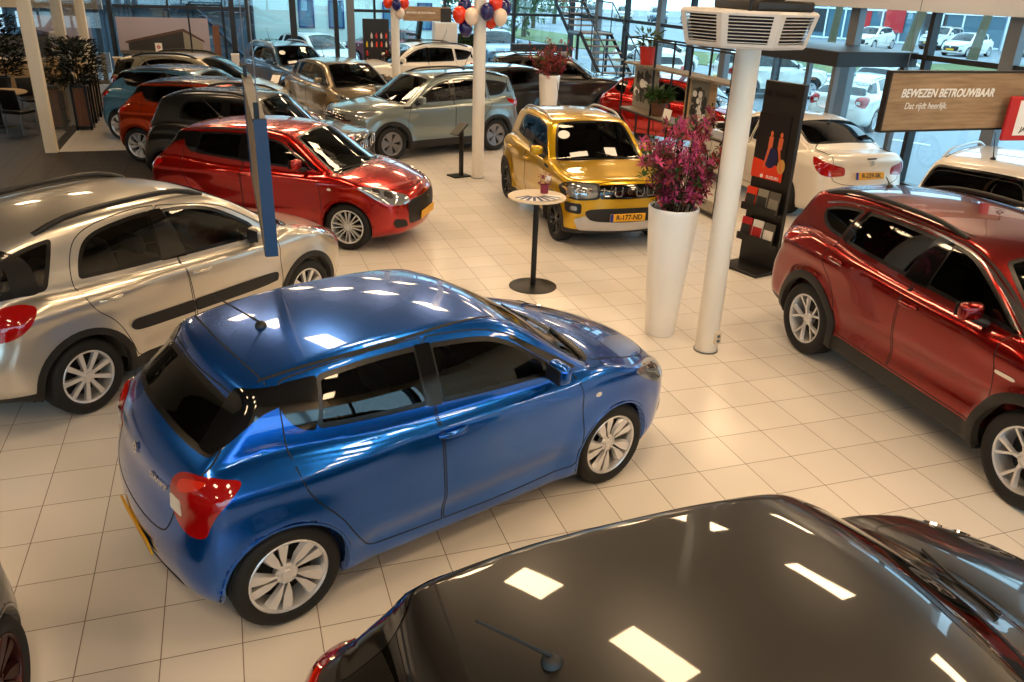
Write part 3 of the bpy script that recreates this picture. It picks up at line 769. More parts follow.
def mapspec(B, X, Z, ky, ws, rw, **kw):
    fx, fz = lerp_map(X), lerp_map(Z); S = dict(B)
    xz = lambda L: [(fx(p[0]), fz(p[1]), *p[2:]) for p in L]; xy = lambda L: [(fx(p[0]), p[1]*ky, *p[2:]) for p in L]; yz = lambda L: [(p[0]*ky, fz(p[1]), *p[2:]) for p in L]
    S['bonnet'] = xy(B['bonnet']); S['tailgate'] = yz(B['tailgate']); S['tailx'] = fx(B['tailx']); S['tailz'] = fz(B['tailz'])
    for k in ('fbump', 'rbump', 'lower', 'green'): S[k] = xz(B[k])
    for k in ('sec', 'gsec'): S[k] = [(fz(a), b*ky) for a, b in B[k]]
    for k in ('plan', 'gplan'): S[k] = [(fx(a), b) for a, b in B[k]]
    S['doors'] = [dict(d, line=xz(d['line'])) for d in B['doors']]
    S['windows'] = [dict(d, o=xz(d['o'])) for d in B['windows']]
    for key, w in (('windscreen', ws), ('rear_window', rw)):
        x, z, a, sv, sy = w
        S[key] = dict(B[key], f=slope_frame(x, z, a, key == 'rear_window'), o=[(u*sy, v*sv) for u, v, *r in B[key]['o']])
    S['ditch'] = [xy(l) for l in B['ditch']]; S['seams'] = [(f, xy(l) if f is TOP else l, w) for f, l, w in B['seams']]
    S['handles'] = [(fx(a), fz(b), c, d) for a, b, c, d in B['handles']]
    m = B['mirror']; S['mirror'] = (fx(m[0]), m[1]*ky, fz(m[2])); S['antenna'] = (fx(B['antenna'][0]), 0)
    ex = []
    for e in B['extra']:
        fr = e[2]; o = e[3]
        o = xz(o) if fr == 'side' else [(p[0]*ky, fz(p[1]), *p[2:]) for p in o]
        ex.append((e[0], e[1], fr, o, *e[4:]))
    S['extra'] = ex
    I = B['inside']; S['inside'] = dict(dash=fx(I['dash']), belt=fz(I['belt']), w=I['w']*ky, front=fx(I['front']), rear=fx(I['rear']), dz=fz(I['belt'])-I['belt'])
    S['lines'] = [(fx(l[0]), fz(l[1]), l[2], l[3], l[4], fx(l[5]), fx(l[6])) for l in B['lines']]
    S['extra'] = [e for e in S['extra'] if e[0] not in ('pillar_trim', 'roof_panel')]
    S.update(kw); return S
FRONT = ((4, 0, 0), (0, 1, 0), (0, 0, 1), (-1, 0, 0)); REAR = ((-4, 0, 0), (0, -1, 0), (0, 0, 1), (1, 0, 0))
def plate_mesh(txt, yellow=True):
    return None
def furnish(zr, zf, ze, zg, wip=None, emb=True, txt=None):
    """plates, badges and wipers of a car: heights of the rear plate, front plate, rear badge, front badge"""
    def fn(F, add):
        for fr, z in ((REAR, zr), (FRONT, zf)):
            o = MB().rbox((0, 0, 0), (.52, .11, .014), .006, n=1).build('license_plate', None); me = o.data; bpy.data.objects.remove(o)
            on_body(F, me, fr, 0, z, .014); k = add('license_plate', me, 'plate')
            if txt:
                me = text_curve(txt, .098, .001, .92, 0, True); me.transform(Matrix.Translation((.02, 0, 0))); on_body(F, me, fr, 0, z, .0225); add('plate_number', me, 'ink', k)
                o = MB().box((-.237, 0, 0), (.045, .108, .002)).build('country_strip', None); me = o.data; bpy.data.objects.remove(o); on_body(F, me, fr, 0, z, .0225); add('country_strip', me, 'eu_blue', k)
        if emb:
            for fr, z in ((REAR, ze), (FRONT, zg)):
                me = emblem_s(.10); on_body(F, me, fr, 0, z, .012); add('emblem', me, 'chrome')
        if wip:
            b = MB(); x0, x1, x2 = wip
            for y0 in (.45, -.15):
                p = F.cast([(x0, y0, 4), (x1, y0-.25, 4), (x2, y0-.5, 4)], (0, 0, -1)); p[:, 2] += .012; b.tube(p.tolist(), .008, 6)
            o = b.build('wiper', None, None, True); add('wiper', o.data, 'plastic'); bpy.data.objects.remove(o)
    return fn
def box_custom(name, mat, boxes, r=.01):
    def fn(F, add):
        b = MB()
        for c, d in boxes: b.rbox(c, d, r)
        o = b.build(name, None, None, True, 50); add(name, o.data, mat); bpy.data.objects.remove(o)
    return fn

def vitara_spec():
    S = mapspec(swift_spec(), [(-1.79,-2.055),(-1.6,-1.88),(-1.225,-1.25),(-.225,-.20),(.86,.86),(1.225,1.25),(2.06,2.12)], [(.19,.24),(.6,.70),(1.05,1.09),(1.495,1.595)], 1.03,
        (.64,1.30,33,1.06,1.06), (-1.90,1.30,74,1.12,1.08),
        W=1.775, H=1.6, wb=2.5, xf=2.12, xr=-2.055, R=.335, rim=.225, arch=.385, tw=.205, spokes='holes', ns=5, kg=.045, flare=.03,
        lower=[(1.93,.22),(2.06,.28),(2.11,.42),(2.12,.62),(2.10,.82),(2.03,.93),(1.85,.985),(1.45,1.045),(1.05,1.085),(.6,1.05),(-.6,1.06),(-1.3,1.085),(-1.75,1.11),(-1.90,1.08),(-1.96,.95),(-2.0,.80),(-2.05,.65),(-2.055,.45),(-2.0,.30),(-1.85,.25),(-.8,.21),(.8,.20)],
        green=[(1.25,.9),(1.02,1.06),(.70,1.27),(.42,1.44),(.22,1.53),(-.1,1.575),(-.6,1.595),(-1.2,1.585),(-1.6,1.545),(-1.80,1.505),(-1.83,1.46),(-1.89,1.28),(-1.96,1.08),(-1.97,.95),(-1.6,.85,1),(1.2,.85,1)],
        sec=[(.1,.81),(.25,.84),(.40,.872),(.6,.88),(.78,.8875),(.9,.885),(1.0,.87),(1.1,.83)],
        gsec=[(.8,.82),(1.05,.80),(1.2,.755),(1.35,.71),(1.5,.645),(1.6,.59)],
        cuts=[.36], clad=.36, lip=.06, lipm='plastic', lipo=.012, bonz=.8,
        windows=[dict(o=[(.72,1.075,.03),(.42,1.26),(.12,1.43),(-.18,1.478),(-.18,1.25),(-.18,1.088)], b=.03, door='front_door'),
             dict(o=[(-.25,1.088),(-.25,1.25),(-.25,1.48),(-.55,1.488),(-1.02,1.455),(-1.05,1.25),(-1.06,1.105)], b=.03, door='rear_door'),
             dict(o=[(-.165,1.08),(-.165,1.48),(-.265,1.485),(-.265,1.085)], solid=True, r=.004, mat='blackgloss'),
             dict(o=[(-1.14,1.13),(-1.12,1.28),(-1.09,1.45),(-1.4,1.42),(-1.62,1.37),(-1.66,1.33),(-1.58,1.22),(-1.45,1.14)], b=.03)],
        rails=dict(x0=.12, x1=-1.55, y0=.57, y1=.57, r=.02, m='plastic'),
        extra=[('tail_light','red',('diag',False,45),[(-.16,.84),(-.15,1.0),(-.02,1.03),(.16,1.05),(.30,1.06),(.28,.98),(.10,.88),(-.0,.83)],.004,.014),
          ('headlight','lamp',('diag',True,45),[(-.30,.80),(-.30,.92),(-.1,.95),(.15,.97),(.32,.985),(.30,.93),(.16,.84),(-.1,.79)],.004,.012),
          ('fog_light_trim','plastic',('diag',True,45),[(-.28,.38),(-.26,.56),(-.06,.58),(.02,.50),(-.04,.38)],.004,0),
          ('fog_light','lamp',('diag',True,45),[(-.19,.45),(-.19,.53),(-.11,.53),(-.11,.45)],.008,.004),
          ('lower_grille','plastic',FRONT,[(-.50,.36),(-.52,.58),(.52,.58),(.50,.36)],.004,0),
          ('grille','plastic',FRONT,[(-.58,.77),(-.58,.885),(.58,.885),(.58,.77)],.006,0),
          ('wing_vent','plastic','side',[(1.0,.99),(.98,1.03),(.78,1.03),(.80,.99)],.004,.003)],
        handles=[(-.10,.93,'front_door',.01),(-.98,.96,'rear_door',.01)], seams=[])
    S['doors'] = [dict(name='front_door', line=[(.86,.36),(.90,.55),(.885,.80),(.84,1.0),(.72,1.10),(.45,1.29),(.12,1.46),(-.215,1.515),(-.215,1.2),(-.215,.9),(-.20,.55),(-.20,.36,1),(.3,.36)]),
           dict(name='rear_door', line=[(-.215,.36,1),(-.22,.55),(-.225,.9),(-.225,1.2),(-.225,1.515,1),(-.6,1.525),(-.98,1.50),(-1.07,1.46),(-1.10,1.28),(-1.12,1.08),(-1.10,.92),(-.92,.74),(-.84,.52),(-.78,.36)])]
    S['custom'] = [furnish(.66,.50,1.0,.855,(1.03,.95,.87)), box_custom('grille_bar','chrome',[((2.085,0,.865),(.03,.9,.02)),((2.09,0,.81),(.03,.9,.02))])]
    return S
def sx4_spec():
    S = mapspec(swift_spec(), [(-1.79,-2.02),(-1.6,-1.80),(-1.225,-1.25),(-.225,-.16),(.86,.86),(1.225,1.25),(2.06,2.115)], [(.19,.23),(.6,.66),(1.05,1.05),(1.495,1.57)], 1.02,
        (.82,1.275,31,1.22,1.03), (-1.80,1.24,70,1.15,1.12),
        W=1.755, H=1.56, wb=2.5, xf=2.115, xr=-2.02, R=.318, rim=.218, arch=.37, tw=.205, spokes='straight', ns=9, kg=.06, flare=.025, dish=.012,
        lower=[(1.93,.22),(2.05,.28),(2.10,.42),(2.115,.58),(2.07,.72),(1.95,.82),(1.75,.90),(1.45,.985),(1.18,1.04),(.8,1.0),(.4,1.0),(-.6,1.03),(-1.3,1.05),(-1.6,1.06),(-1.82,1.03),(-1.90,.92),(-1.94,.78),(-2.0,.64),(-2.02,.5),(-1.98,.32),(-1.85,.25),(-.8,.21),(.8,.20)],
        green=[(1.45,.9),(1.25,1.01),(.9,1.225),(.6,1.395),(.35,1.49),(.05,1.535),(-.4,1.55),(-1.0,1.53),(-1.45,1.485),(-1.68,1.43),(-1.73,1.40),(-1.80,1.22),(-1.90,1.02),(-1.9,.9),(-1.5,.8,1),(1.3,.8,1)],
        sec=[(.1,.81),(.25,.835),(.40,.86),(.6,.872),(.75,.8775),(.88,.872),(1.0,.845),(1.1,.80)],
        gsec=[(.8,.80),(1.0,.785),(1.15,.745),(1.35,.675),(1.5,.60),(1.57,.55)],
        cuts=[.34], clad=.34, lip=.055, lipm='plastic', lipo=.010, bonz=.7,
        bonnet=[(1.22,.0),(1.20,.35),(1.12,.58),(1.15,.66),(1.45,.68),(1.75,.62),(1.93,.42),(1.99,.0)],
        windows=[dict(o=[(.68,1.02,.03),(.66,1.14),(.58,1.20),(.30,1.37),(.06,1.435),(-.24,1.453),(-.20,1.25),(-.15,1.045)], b=.03, door='front_door'),
             dict(o=[(-.13,1.04),(-.225,1.458),(-.335,1.462),(-.385,1.055)], solid=True, r=.004, mat='blackgloss'),
             dict(o=[(1.10,1.04),(1.0,1.095),(.75,1.165),(.755,1.10),(.76,1.035)], b=.025),
             dict(o=[(-.36,1.06),(-.34,1.25),(-.31,1.457),(-.5,1.458),(-.85,1.42),(-1.0,1.35),(-1.08,1.22),(-1.12,1.085)], b=.03, door='rear_door'),
             dict(o=[(-1.37,1.065),(-1.28,1.25),(-1.20,1.425),(-1.40,1.405),(-1.62,1.345),(-1.70,1.20),(-1.78,1.08),(-1.6,1.07)], b=.03)],
        rails=dict(x0=.27, x1=-1.30, y0=.545, y1=.54, r=.024, m='plastic', h=1.2),
        extra=[('tail_light','red',('diag',False,45),[(-.16,.79),(-.16,.99),(.0,1.025),(.20,1.03),(.30,1.0),(.28,.91),(.20,.83),(.06,.78)],.004,.014),
          ('reversing_light','white',('diag',False,45),[(-.11,.78),(-.11,.86),(-.03,.85),(-.03,.77)],.018,.002),
          ('headlight','lamp',('diag',True,45),[(-.22,.66),(-.22,.76),(.0,.83),(.25,.90),(.36,.93),(.36,.88),(.24,.76),(.05,.66)],.004,.012),
          ('grille','plastic',FRONT,[(-.45,.40),(-.5,.58),(.5,.58),(.45,.40)],.004,0),
          ('door_moulding','plastic','side',[(.80,.56),(.82,.63),(.78,.655),(-.185,.665),(-.185,.56),(.6,.545)],.012,0,None,.02),
          ('door_moulding','plastic','side',[(-.20,.56),(-.20,.665),(-.80,.675),(-.84,.62),(-.80,.575)],.012,0,None,.02)],
        handles=[(-.07,.90,'front_door',.01),(-.98,.92,'rear_door',.01)], seams=[], antenna=(-1.35, 0, .10, .10), ditch=[])
    S['doors'] = [dict(name='front_door', line=[(.84,.34),(.87,.55),(.87,.80),(.855,1.0),(.84,1.06),(.60,1.24),(.30,1.41),(-.275,1.49),(-.235,1.2),(-.21,.9),(-.18,.55),(-.18,.34,1),(.3,.34)]),
           dict(name='rear_door', line=[(-.20,.34,1),(-.205,.55),(-.22,.9),(-.245,1.2),(-.285,1.49,1),(-.5,1.50),(-.88,1.46),(-1.06,1.38),(-1.15,1.22),(-1.18,1.05),(-1.14,.88),(-.95,.72),(-.86,.50),(-.80,.34)])]
    S['mirror'] = (.55,.84,1.08); S['custom'] = [furnish(.66,.50,.98,.62,(1.2,1.12,1.03))]
    return S
def scross_spec():
    S = sx4_spec(); i = S['green'].index((-1.45, 1.485))
    S['green'] = S['green'][:i]+[(-1.40,1.51),(-1.52,1.475),(-1.57,1.44),(-1.70,1.29),(-1.90,1.07),(-1.93,.9),(-1.5,.8,1),(1.3,.8,1)]
    S['rear_window'] = dict(S['rear_window'], f=slope_frame(-1.76,1.235,47,True), o=[(0,-.20,.3),(.44,-.19),(.66,-.15),(.70,-.09),(.60,.15),(.54,.215),(0,.235,.3)])
    S['windows'][-1] = dict(o=[(-1.37,1.065),(-1.28,1.25),(-1.20,1.425),(-1.36,1.40),(-1.48,1.34),(-1.56,1.20),(-1.60,1.08)], b=.03)
    S['rails'] = dict(x0=.2, x1=-1.40, y0=.545, y1=.54, r=.02, m='rail_silver', h=1.4); S['tailx'] = -1.6; S['antenna'] = (-1.38, .1, .05, .09)
    return S
def ignis_spec():
    S = mapspec(swift_spec(), [(-1.79,-1.78),(-1.6,-1.55),(-1.225,-1.2175),(-.225,-.22),(.86,.72),(1.225,1.2175),(2.06,1.91)], [(.19,.24),(.6,.66),(1.05,1.07),(1.495,1.56)], .955,
        (.61,1.275,40,.91,.97), (-1.53,1.24,66,1.15,.98),
        W=1.69, H=1.565, wb=2.435, xf=1.91, xr=-1.78, R=.31, rim=.215, arch=.355, tw=.185, spokes='twin', ns=6, kg=.05, flare=.035, flw=.2, bowf=.22, kend=.11,
        lower=[(1.78,.22),(1.87,.27),(1.905,.40),(1.91,.62),(1.89,.86),(1.82,.945),(1.6,.985),(1.25,1.025),(.95,1.06),(.5,1.055),(-.6,1.08),(-1.3,1.10),(-1.52,1.05),(-1.62,.95),(-1.70,.82),(-1.775,.66),(-1.78,.45),(-1.73,.30),(-1.6,.25),(-.8,.21),(.8,.20)],
        green=[(1.15,.9),(.90,1.04),(.66,1.24),(.47,1.40),(.33,1.495),(.1,1.54),(-.4,1.56),(-.95,1.545),(-1.25,1.51),(-1.38,1.47),(-1.42,1.42),(-1.52,1.22),(-1.62,1.02),(-1.6,.9),(-1.3,.8,1),(1.1,.8,1)],
        sec=[(.1,.78),(.25,.80),(.40,.81),(.6,.815),(.75,.82),(.95,.815),(1.05,.80),(1.12,.765)],
        gsec=[(.8,.765),(1.05,.755),(1.15,.73),(1.35,.665),(1.5,.60),(1.56,.56)],
        plan=[(-1.8,.90),(-1.4,.97),(-1.0,1.0),(1.0,1.0),(1.5,.98),(1.8,.94),(1.95,.90)],
        cuts=[.30], clad=.30, lip=.05, lipm='plastic', lipo=.012, bonz=.8,
        bonnet=[(.93,.0),(.92,.35),(.88,.60),(.90,.68),(1.25,.70),(1.62,.68),(1.80,.60),(1.85,.0)],
        windows=[dict(o=[(.66,1.075,.03),(.46,1.25),(.28,1.405),(.12,1.45),(-.17,1.465),(-.17,1.25),(-.17,1.10)], b=.03, door='front_door'),
             dict(o=[(-.25,1.105),(-.25,1.25),(-.25,1.467),(-.5,1.468),(-.80,1.45),(-.92,1.40),(-.98,1.27),(-1.0,1.16)], b=.03, door='rear_door'),
             dict(o=[(-.155,1.09),(-.155,1.468),(-.265,1.47),(-.265,1.10)], solid=True, r=.004, mat='blackgloss')],
        rails=dict(x0=.16, x1=-1.15, y0=.55, y1=.55, r=.018, m='rail_silver', h=1.3),
        extra=[('tail_light','red',('diag',False,45),[(-.14,.78),(-.14,1.0),(.0,1.02),(.10,1.0),(.10,.80),(.0,.76)],.004,.014),
          ('headlight_surround','plastic',FRONT,[(-.815,.72),(-.815,.90),(-.72,.935),(-.42,.925),(-.40,.90),(-.40,.745),(-.44,.72),(-.7,.70)],.004,0),
          ('headlight_surround','plastic',FRONT,[(.815,.72),(.815,.90),(.72,.935),(.42,.925),(.40,.90),(.40,.745),(.44,.72),(.7,.70)],.004,0),
          ('headlight','lamp',FRONT,[(-.79,.745),(-.79,.88),(-.70,.915),(-.46,.905),(-.44,.88),(-.44,.77),(-.48,.745),(-.68,.725)],.010,.012),
          ('headlight','lamp',FRONT,[(.79,.745),(.79,.88),(.70,.915),(.46,.905),(.44,.88),(.44,.77),(.48,.745),(.68,.725)],.010,.012),
          ('grille','blackgloss',FRONT,[(-.41,.73),(-.41,.905),(0,.915),(.41,.905),(.41,.73),(0,.725)],.006,0),
          ('lower_grille','plastic',FRONT,[(-.50,.36),(-.60,.55),(-.50,.60),(.50,.60),(.60,.55),(.50,.36)],.005,0),
          ('skid_plate','rail_silver',FRONT,[(-.66,.30),(-.72,.44),(-.58,.50),(-.50,.42),(0,.40),(.50,.42),(.58,.50),(.72,.44),(.66,.30),(0,.285)],.014,0),
          ('fog_light_trim','plastic',FRONT,[(-.80,.52),(-.80,.66),(-.64,.66),(-.64,.52)],.006,0),
          ('fog_light_trim','plastic',FRONT,[(.80,.52),(.80,.66),(.64,.66),(.64,.52)],.006,0),
          ('fog_light','lamp',FRONT,[(-.76,.56),(-.76,.62),(-.69,.62),(-.69,.56)],.012,.006),
          ('fog_light','lamp',FRONT,[(.76,.56),(.76,.62),(.69,.62),(.69,.56)],.012,.006),
          ('wing_vent','plastic','side',[(.92,.95),(.90,.98),(.72,.99),(.76,.95)],.004,.003)],
        handles=[(-.10,.90,'front_door',.01),(-.9,.94,'rear_door',.01)], seams=[], antenna=(-1.05,0), ditch=[[(.15,.50),(-.4,.52),(-1.2,.50)]])
    S['doors'] = [dict(name='front_door', line=[(.74,.34),(.78,.55),(.76,.80),(.72,1.0),(.62,1.09),(.45,1.26),(.24,1.43),(-.205,1.485),(-.205,1.2),(-.205,.9),(-.19,.55),(-.19,.34,1),(.3,.34)]),
           dict(name='rear_door', line=[(-.205,.34,1),(-.21,.55),(-.215,.9),(-.215,1.2),(-.215,1.485,1),(-.5,1.49),(-.84,1.46),(-.98,1.41),(-1.03,1.25),(-1.06,1.08),(-1.04,.92),(-.90,.70),(-.82,.50),(-.76,.34)])]
    def grl(F, add):
        b = MB()
        for k in range(4):
            y = (-.31, -.155, .155, .31)[k]
            x = float(F.cast([(4, y, .82)], (-1, 0, 0))[0][0])+.016
            P = [(x, y-.052, .885), (x, y-.052, .80), (x, y-.035, .765), (x, y+.035, .765), (x, y+.052, .80), (x, y+.052, .885)]
            b.tube(P, .010, 6)
        o = b.build('grille_bar', None, None, True); add('grille_bar', o.data, 'chrome'); bpy.data.objects.remove(o)
        for s in (1, -1):
            b = MB()
            for y, r in ((.55, .05), (.69, .045)):
                x = float(F.cast([(4, s*y, .83)], (-1, 0, 0))[0][0])+.016
                b.lathe([(.001, .014), (r*.55, .012), (r*.6, .002), (r, .004), (r, -.006)], c=(x, s*y, .83), n=16, axis='X')
            o = b.build('lamp_lens', None, None, True); add('lamp_lens', o.data, 'chrome'); bpy.data.objects.remove(o)
    def cards(F, add):
        f = S['windscreen']['f']; O = lambda cx, cy, w, h, k=0: [(cx-w/2, cy-h/2-k), (cx+w/2, cy-h/2+k), (cx+w/2, cy+h/2+k), (cx-w/2, cy+h/2-k)]
        for nm, o in (('windscreen_sticker', [(-.46+.085*math.cos(a), .135+.075*math.sin(a)) for a in np.linspace(0, 2*PI, 18)[:-1]]), ('price_card', O(-.32, -.235, .26, .085)), ('price_card', O(.17, -.215, .18, .15))):
            add(nm, patch_mesh(F, 'p', np.array(o), f, .006, .05, 0), 'paper')
    S['custom'] = [furnish(.66,.475,.98,.82,(.93,.86,.79), True, 'R-177-ND'), grl, cards]
    return S
def rav_spec():
    S = mapspec(swift_spec(), [(-1.79,-2.33),(-1.6,-2.08),(-1.225,-1.345),(-.225,-.20),(.86,.92),(1.225,1.345),(2.06,2.27)], [(.19,.26),(.6,.74),(1.05,1.18),(1.495,1.665)], 1.065,
        (.90,1.375,32.5,1.13,1.07), (-2.08,1.36,68,1.12,1.10),
        W=1.855, H=1.67, wb=2.69, xf=2.27, xr=-2.33, R=.362, rim=.245, arch=.42, tw=.225, spokes='y', ns=5, kg=.04, flare=.03, flw=.16, dish=.025,
        lower=[(2.05,.24),(2.20,.32),(2.26,.48),(2.27,.70),(2.23,.90),(2.12,1.0),(1.85,1.065),(1.4,1.12),(1.10,1.16),(.6,1.145),(-.8,1.175),(-1.4,1.20),(-1.95,1.18),(-2.10,1.14),(-2.18,1.0),(-2.25,.88),(-2.32,.72),(-2.33,.52),(-2.27,.34),(-2.08,.28),(-.9,.23),(.9,.22)],
        green=[(1.55,1.0),(1.32,1.13),(.95,1.345),(.62,1.52),(.36,1.615),(-.1,1.655),(-.7,1.665),(-1.3,1.645),(-1.7,1.595),(-1.93,1.545),(-1.97,1.50),(-2.07,1.32),(-2.18,1.12),(-2.15,1.0),(-1.8,.9,1),(1.3,.9,1)],
        sec=[(.1,.85),(.28,.88),(.45,.905),(.62,.905),(.80,.922),(.95,.9275),(1.05,.92),(1.13,.895),(1.2,.86),(1.25,.83)],
        gsec=[(.9,.86),(1.15,.84),(1.25,.80),(1.4,.745),(1.55,.68),(1.67,.60)],
        cuts=[.40], clad=.40, lip=.075, lipm='plastic', lipo=.014, bonz=.9, kend=.11,
        lines=[(-1.35,1.02,.03,.08,.022,-2.3,-.8),(1.35,1.0,0,.08,.018,.8,2.3),(0,.56,.06,.11,-.030,-.95,.95)],
        windows=[dict(o=[(1.03,1.165,.03),(.68,1.36),(.36,1.52),(.18,1.56),(.05,1.565),(.03,1.35),(.02,1.19)], b=.03, door='front_door'),
             dict(o=[(-.21,1.195),(-.16,1.35),(-.11,1.562),(-.6,1.57),(-.98,1.545),(-1.05,1.40),(-1.10,1.225)], b=.03, door='rear_door'),
             dict(o=[(.035,1.18),(.065,1.57),(-.125,1.575),(-.225,1.19)], solid=True, r=.004, mat='blackgloss'),
             dict(o=[(-1.02,1.545),(-1.095,1.40),(-1.16,1.235),(-1.085,1.225),(-1.035,1.40),(-.965,1.548)], solid=True, r=.004),
             dict(o=[(-1.17,1.235),(-1.11,1.40),(-1.05,1.54),(-1.35,1.51),(-1.58,1.44),(-1.62,1.38),(-1.55,1.30),(-1.42,1.25)], b=.03)],
        rails=dict(x0=.10, x1=-1.72, y0=.60, y1=.59, r=.022, m='plastic', h=1.0),
        extra=[('tail_light','red',('diag',False,45),[(-.26,.98),(-.26,1.06),(-.05,1.09),(.12,1.115),(.34,1.125),(.32,1.06),(.06,.93),(-.08,.92)],.004,.014),
          ('headlight','lamp',('diag',True,45),[(-.30,.88),(-.30,.96),(-.1,.985),(.2,1.02),(.36,1.04),(.34,.98),(.16,.90),(-.1,.87)],.004,.012),
          ('grille','plastic',FRONT,[(-.50,.52),(-.56,.74),(-.52,.88),(.52,.88),(.56,.74),(.50,.52)],.006,0),
          ('window_line','chrome','side',[(1.05,1.175),(.70,1.39),(.36,1.555),(-.10,1.59),(-.6,1.595),(-1.05,1.575),(-1.4,1.54),(-1.64,1.475),(-1.64,1.46),(-1.4,1.525),(-1.05,1.56),(-.6,1.58),(-.10,1.575),(.36,1.54),(.70,1.372),(1.05,1.155)],.006,0),
          ('side_badge','chrome','side',[(.96,.88),(.96,.91),(1.14,.91),(1.14,.88)],.004,0)],
        handles=[(.0,1.03,'front_door',.01),(-1.0,1.08,'rear_door',.01)], seams=[], antenna=(-1.6,0,.08,.06), ditch=[[(.1,.53),(-.6,.55),(-1.7,.52)]], ditchw=.02, handm='paint')
    S['doors'] = [dict(name='front_door', line=[(.92,.42),(.97,.62),(.955,.90),(.91,1.08),(.93,1.16),(1.02,1.19),(.70,1.40),(.36,1.57),(-.05,1.605),(-.08,1.3),(-.10,1.0),(-.10,.6),(-.10,.42,1),(.3,.42)]),
           dict(name='rear_door', line=[(-.12,.42,1),(-.12,.6),(-.12,1.0),(-.10,1.3),(-.07,1.605,1),(-.6,1.615),(-1.05,1.59),(-1.13,1.48),(-1.20,1.22),(-1.21,1.06),(-1.13,.96),(-.98,.82),(-.90,.60),(-.84,.42)])]
    S['custom'] = [furnish(.80,.58,1.06,.78,(1.1,1.02,.94), False)]
    return S
def sedan_spec():
    S = mapspec(swift_spec(), [(-1.79,-2.35),(-1.6,-1.75),(-1.225,-1.35),(-.225,-.15),(.86,.95),(1.225,1.35),(2.06,2.30)], [(.19,.20),(.6,.62),(1.05,1.04),(1.495,1.475)], 1.045,
        (.68,1.20,29,1.19,1.02), (-1.40,1.26,27,2.3,1.02),
        W=1.82, H=1.48, wb=2.7, xf=2.30, xr=-2.35, R=.33, rim=.24, arch=.375, tw=.215, spokes='twin', ns=7, kg=.06, flare=.02, bowr=.26, kend=.16,
        lower=[(2.08,.2),(2.22,.28),(2.29,.45),(2.30,.6),(2.22,.74),(2.0,.82),(1.5,.93),(1.15,.99),(.6,.965),(-.6,.99),(-1.2,1.04),(-1.7,1.09),(-2.05,1.115),(-2.22,1.115),(-2.29,1.04),(-2.28,.9),(-2.32,.7),(-2.35,.55),(-2.32,.35),(-2.2,.24),(-.9,.18),(.9,.18)],
        green=[(1.35,.8),(1.12,.95),(.7,1.19),(.35,1.375),(.1,1.445),(-.3,1.475),(-.75,1.465),(-1.1,1.41),(-1.45,1.28),(-1.85,1.09),(-2.05,.95),(-1.7,.8,1),(1.2,.8,1)],
        gsec=[(.7,.82),(1.0,.80),(1.15,.745),(1.3,.675),(1.42,.60),(1.48,.55)], gplan=[(-2.1,.80),(-1.6,.90),(-1.0,.98),(0,1),(1.2,1)], bowgr=.22,
        windows=[dict(o=[(.82,1.0,.03),(.46,1.185),(.10,1.34),(-.11,1.368),(-.12,1.2),(-.12,1.01)], b=.028, door='front_door'),
             dict(o=[(-.19,1.012),(-.19,1.2),(-.18,1.37),(-.6,1.365),(-.98,1.30),(-1.15,1.22),(-1.32,1.10),(-1.28,1.05)], b=.028, door='rear_door')],
        tailgate=[(0,1.20),(.45,1.20),(.60,1.12),(.62,1.0),(.60,.72),(.42,.66),(0,.655)], tailx=-2.1, tailz=1.2,
        extra=[('tail_light','red',('diag',False,45),[(-.28,.80),(-.26,.92),(-.05,.98),(.14,1.02),(.24,1.03),(.20,.94),(.08,.80),(-.08,.77)],.004,.014),
          ('headlight','lamp',('diag',True,45),[(-.24,.60),(-.24,.70),(0,.77),(.3,.82),(.44,.84),(.38,.78),(.2,.66),(0,.6)],.004,.012),
          ('grille','plastic',FRONT,[(-.5,.40),(-.5,.62),(.5,.62),(.5,.40)],.004,0),
          ('boot_badge','blackgloss',REAR,[(-.09,1.045),(-.09,1.065),(.09,1.065),(.09,1.045)],.004,.003)],
        handles=[(-.08,.88,'front_door',.01),(-1.0,.92,'rear_door',.01)], seams=[], ditch=[], antenna=(-1.1,0,.06,.05))
    S['doors'] = [dict(name='front_door', line=[(.95,.30),(.98,.5),(.94,.85),(.86,1.0),(.5,1.2),(.1,1.385),(-.155,1.41),(-.155,1.1),(-.14,.5),(-.14,.30,1)]),
           dict(name='rear_door', line=[(-.155,.30,1),(-.16,.6),(-.165,1.1),(-.165,1.41,1),(-.6,1.40),(-1.0,1.335),(-1.28,1.20),(-1.36,1.06),(-1.25,.9),(-1.02,.68),(-.92,.45),(-.88,.31)])]
    S['custom'] = [furnish(.80,.48,.99,.60,(1.15,1.07,.98), True, 'R-239-SK')]
    return S
def estate_spec():
    S = mapspec(swift_spec(), [(-1.79,-2.35),(-1.6,-2.14),(-1.225,-1.35),(-.225,-.15),(.86,.95),(1.225,1.35),(2.06,2.30)], [(.19,.20),(.6,.62),(1.05,1.03),(1.495,1.46)], 1.03,
        (.78,1.18,30,1.16,1.02), (-2.16,1.17,58,1.1,1.05), W=1.79, wb=2.7, xf=2.30, xr=-2.35, R=.32, rim=.225, arch=.365, H=1.465, h=.035, spokes='twin', ns=5, customs=0)
    S['custom'] = [furnish(.80,.44,.97,.60)]; S['interior'] = True
    S['windows'] = S['windows'][:2] + [w for w in S['windows'][2:] if w.get('solid')][:2] + [dict(o=[(-1.25,1.03),(-1.2,1.2),(-1.16,1.31),(-1.5,1.29),(-1.85,1.24),(-2.0,1.14),(-1.8,1.05)], b=.03)]
    return S
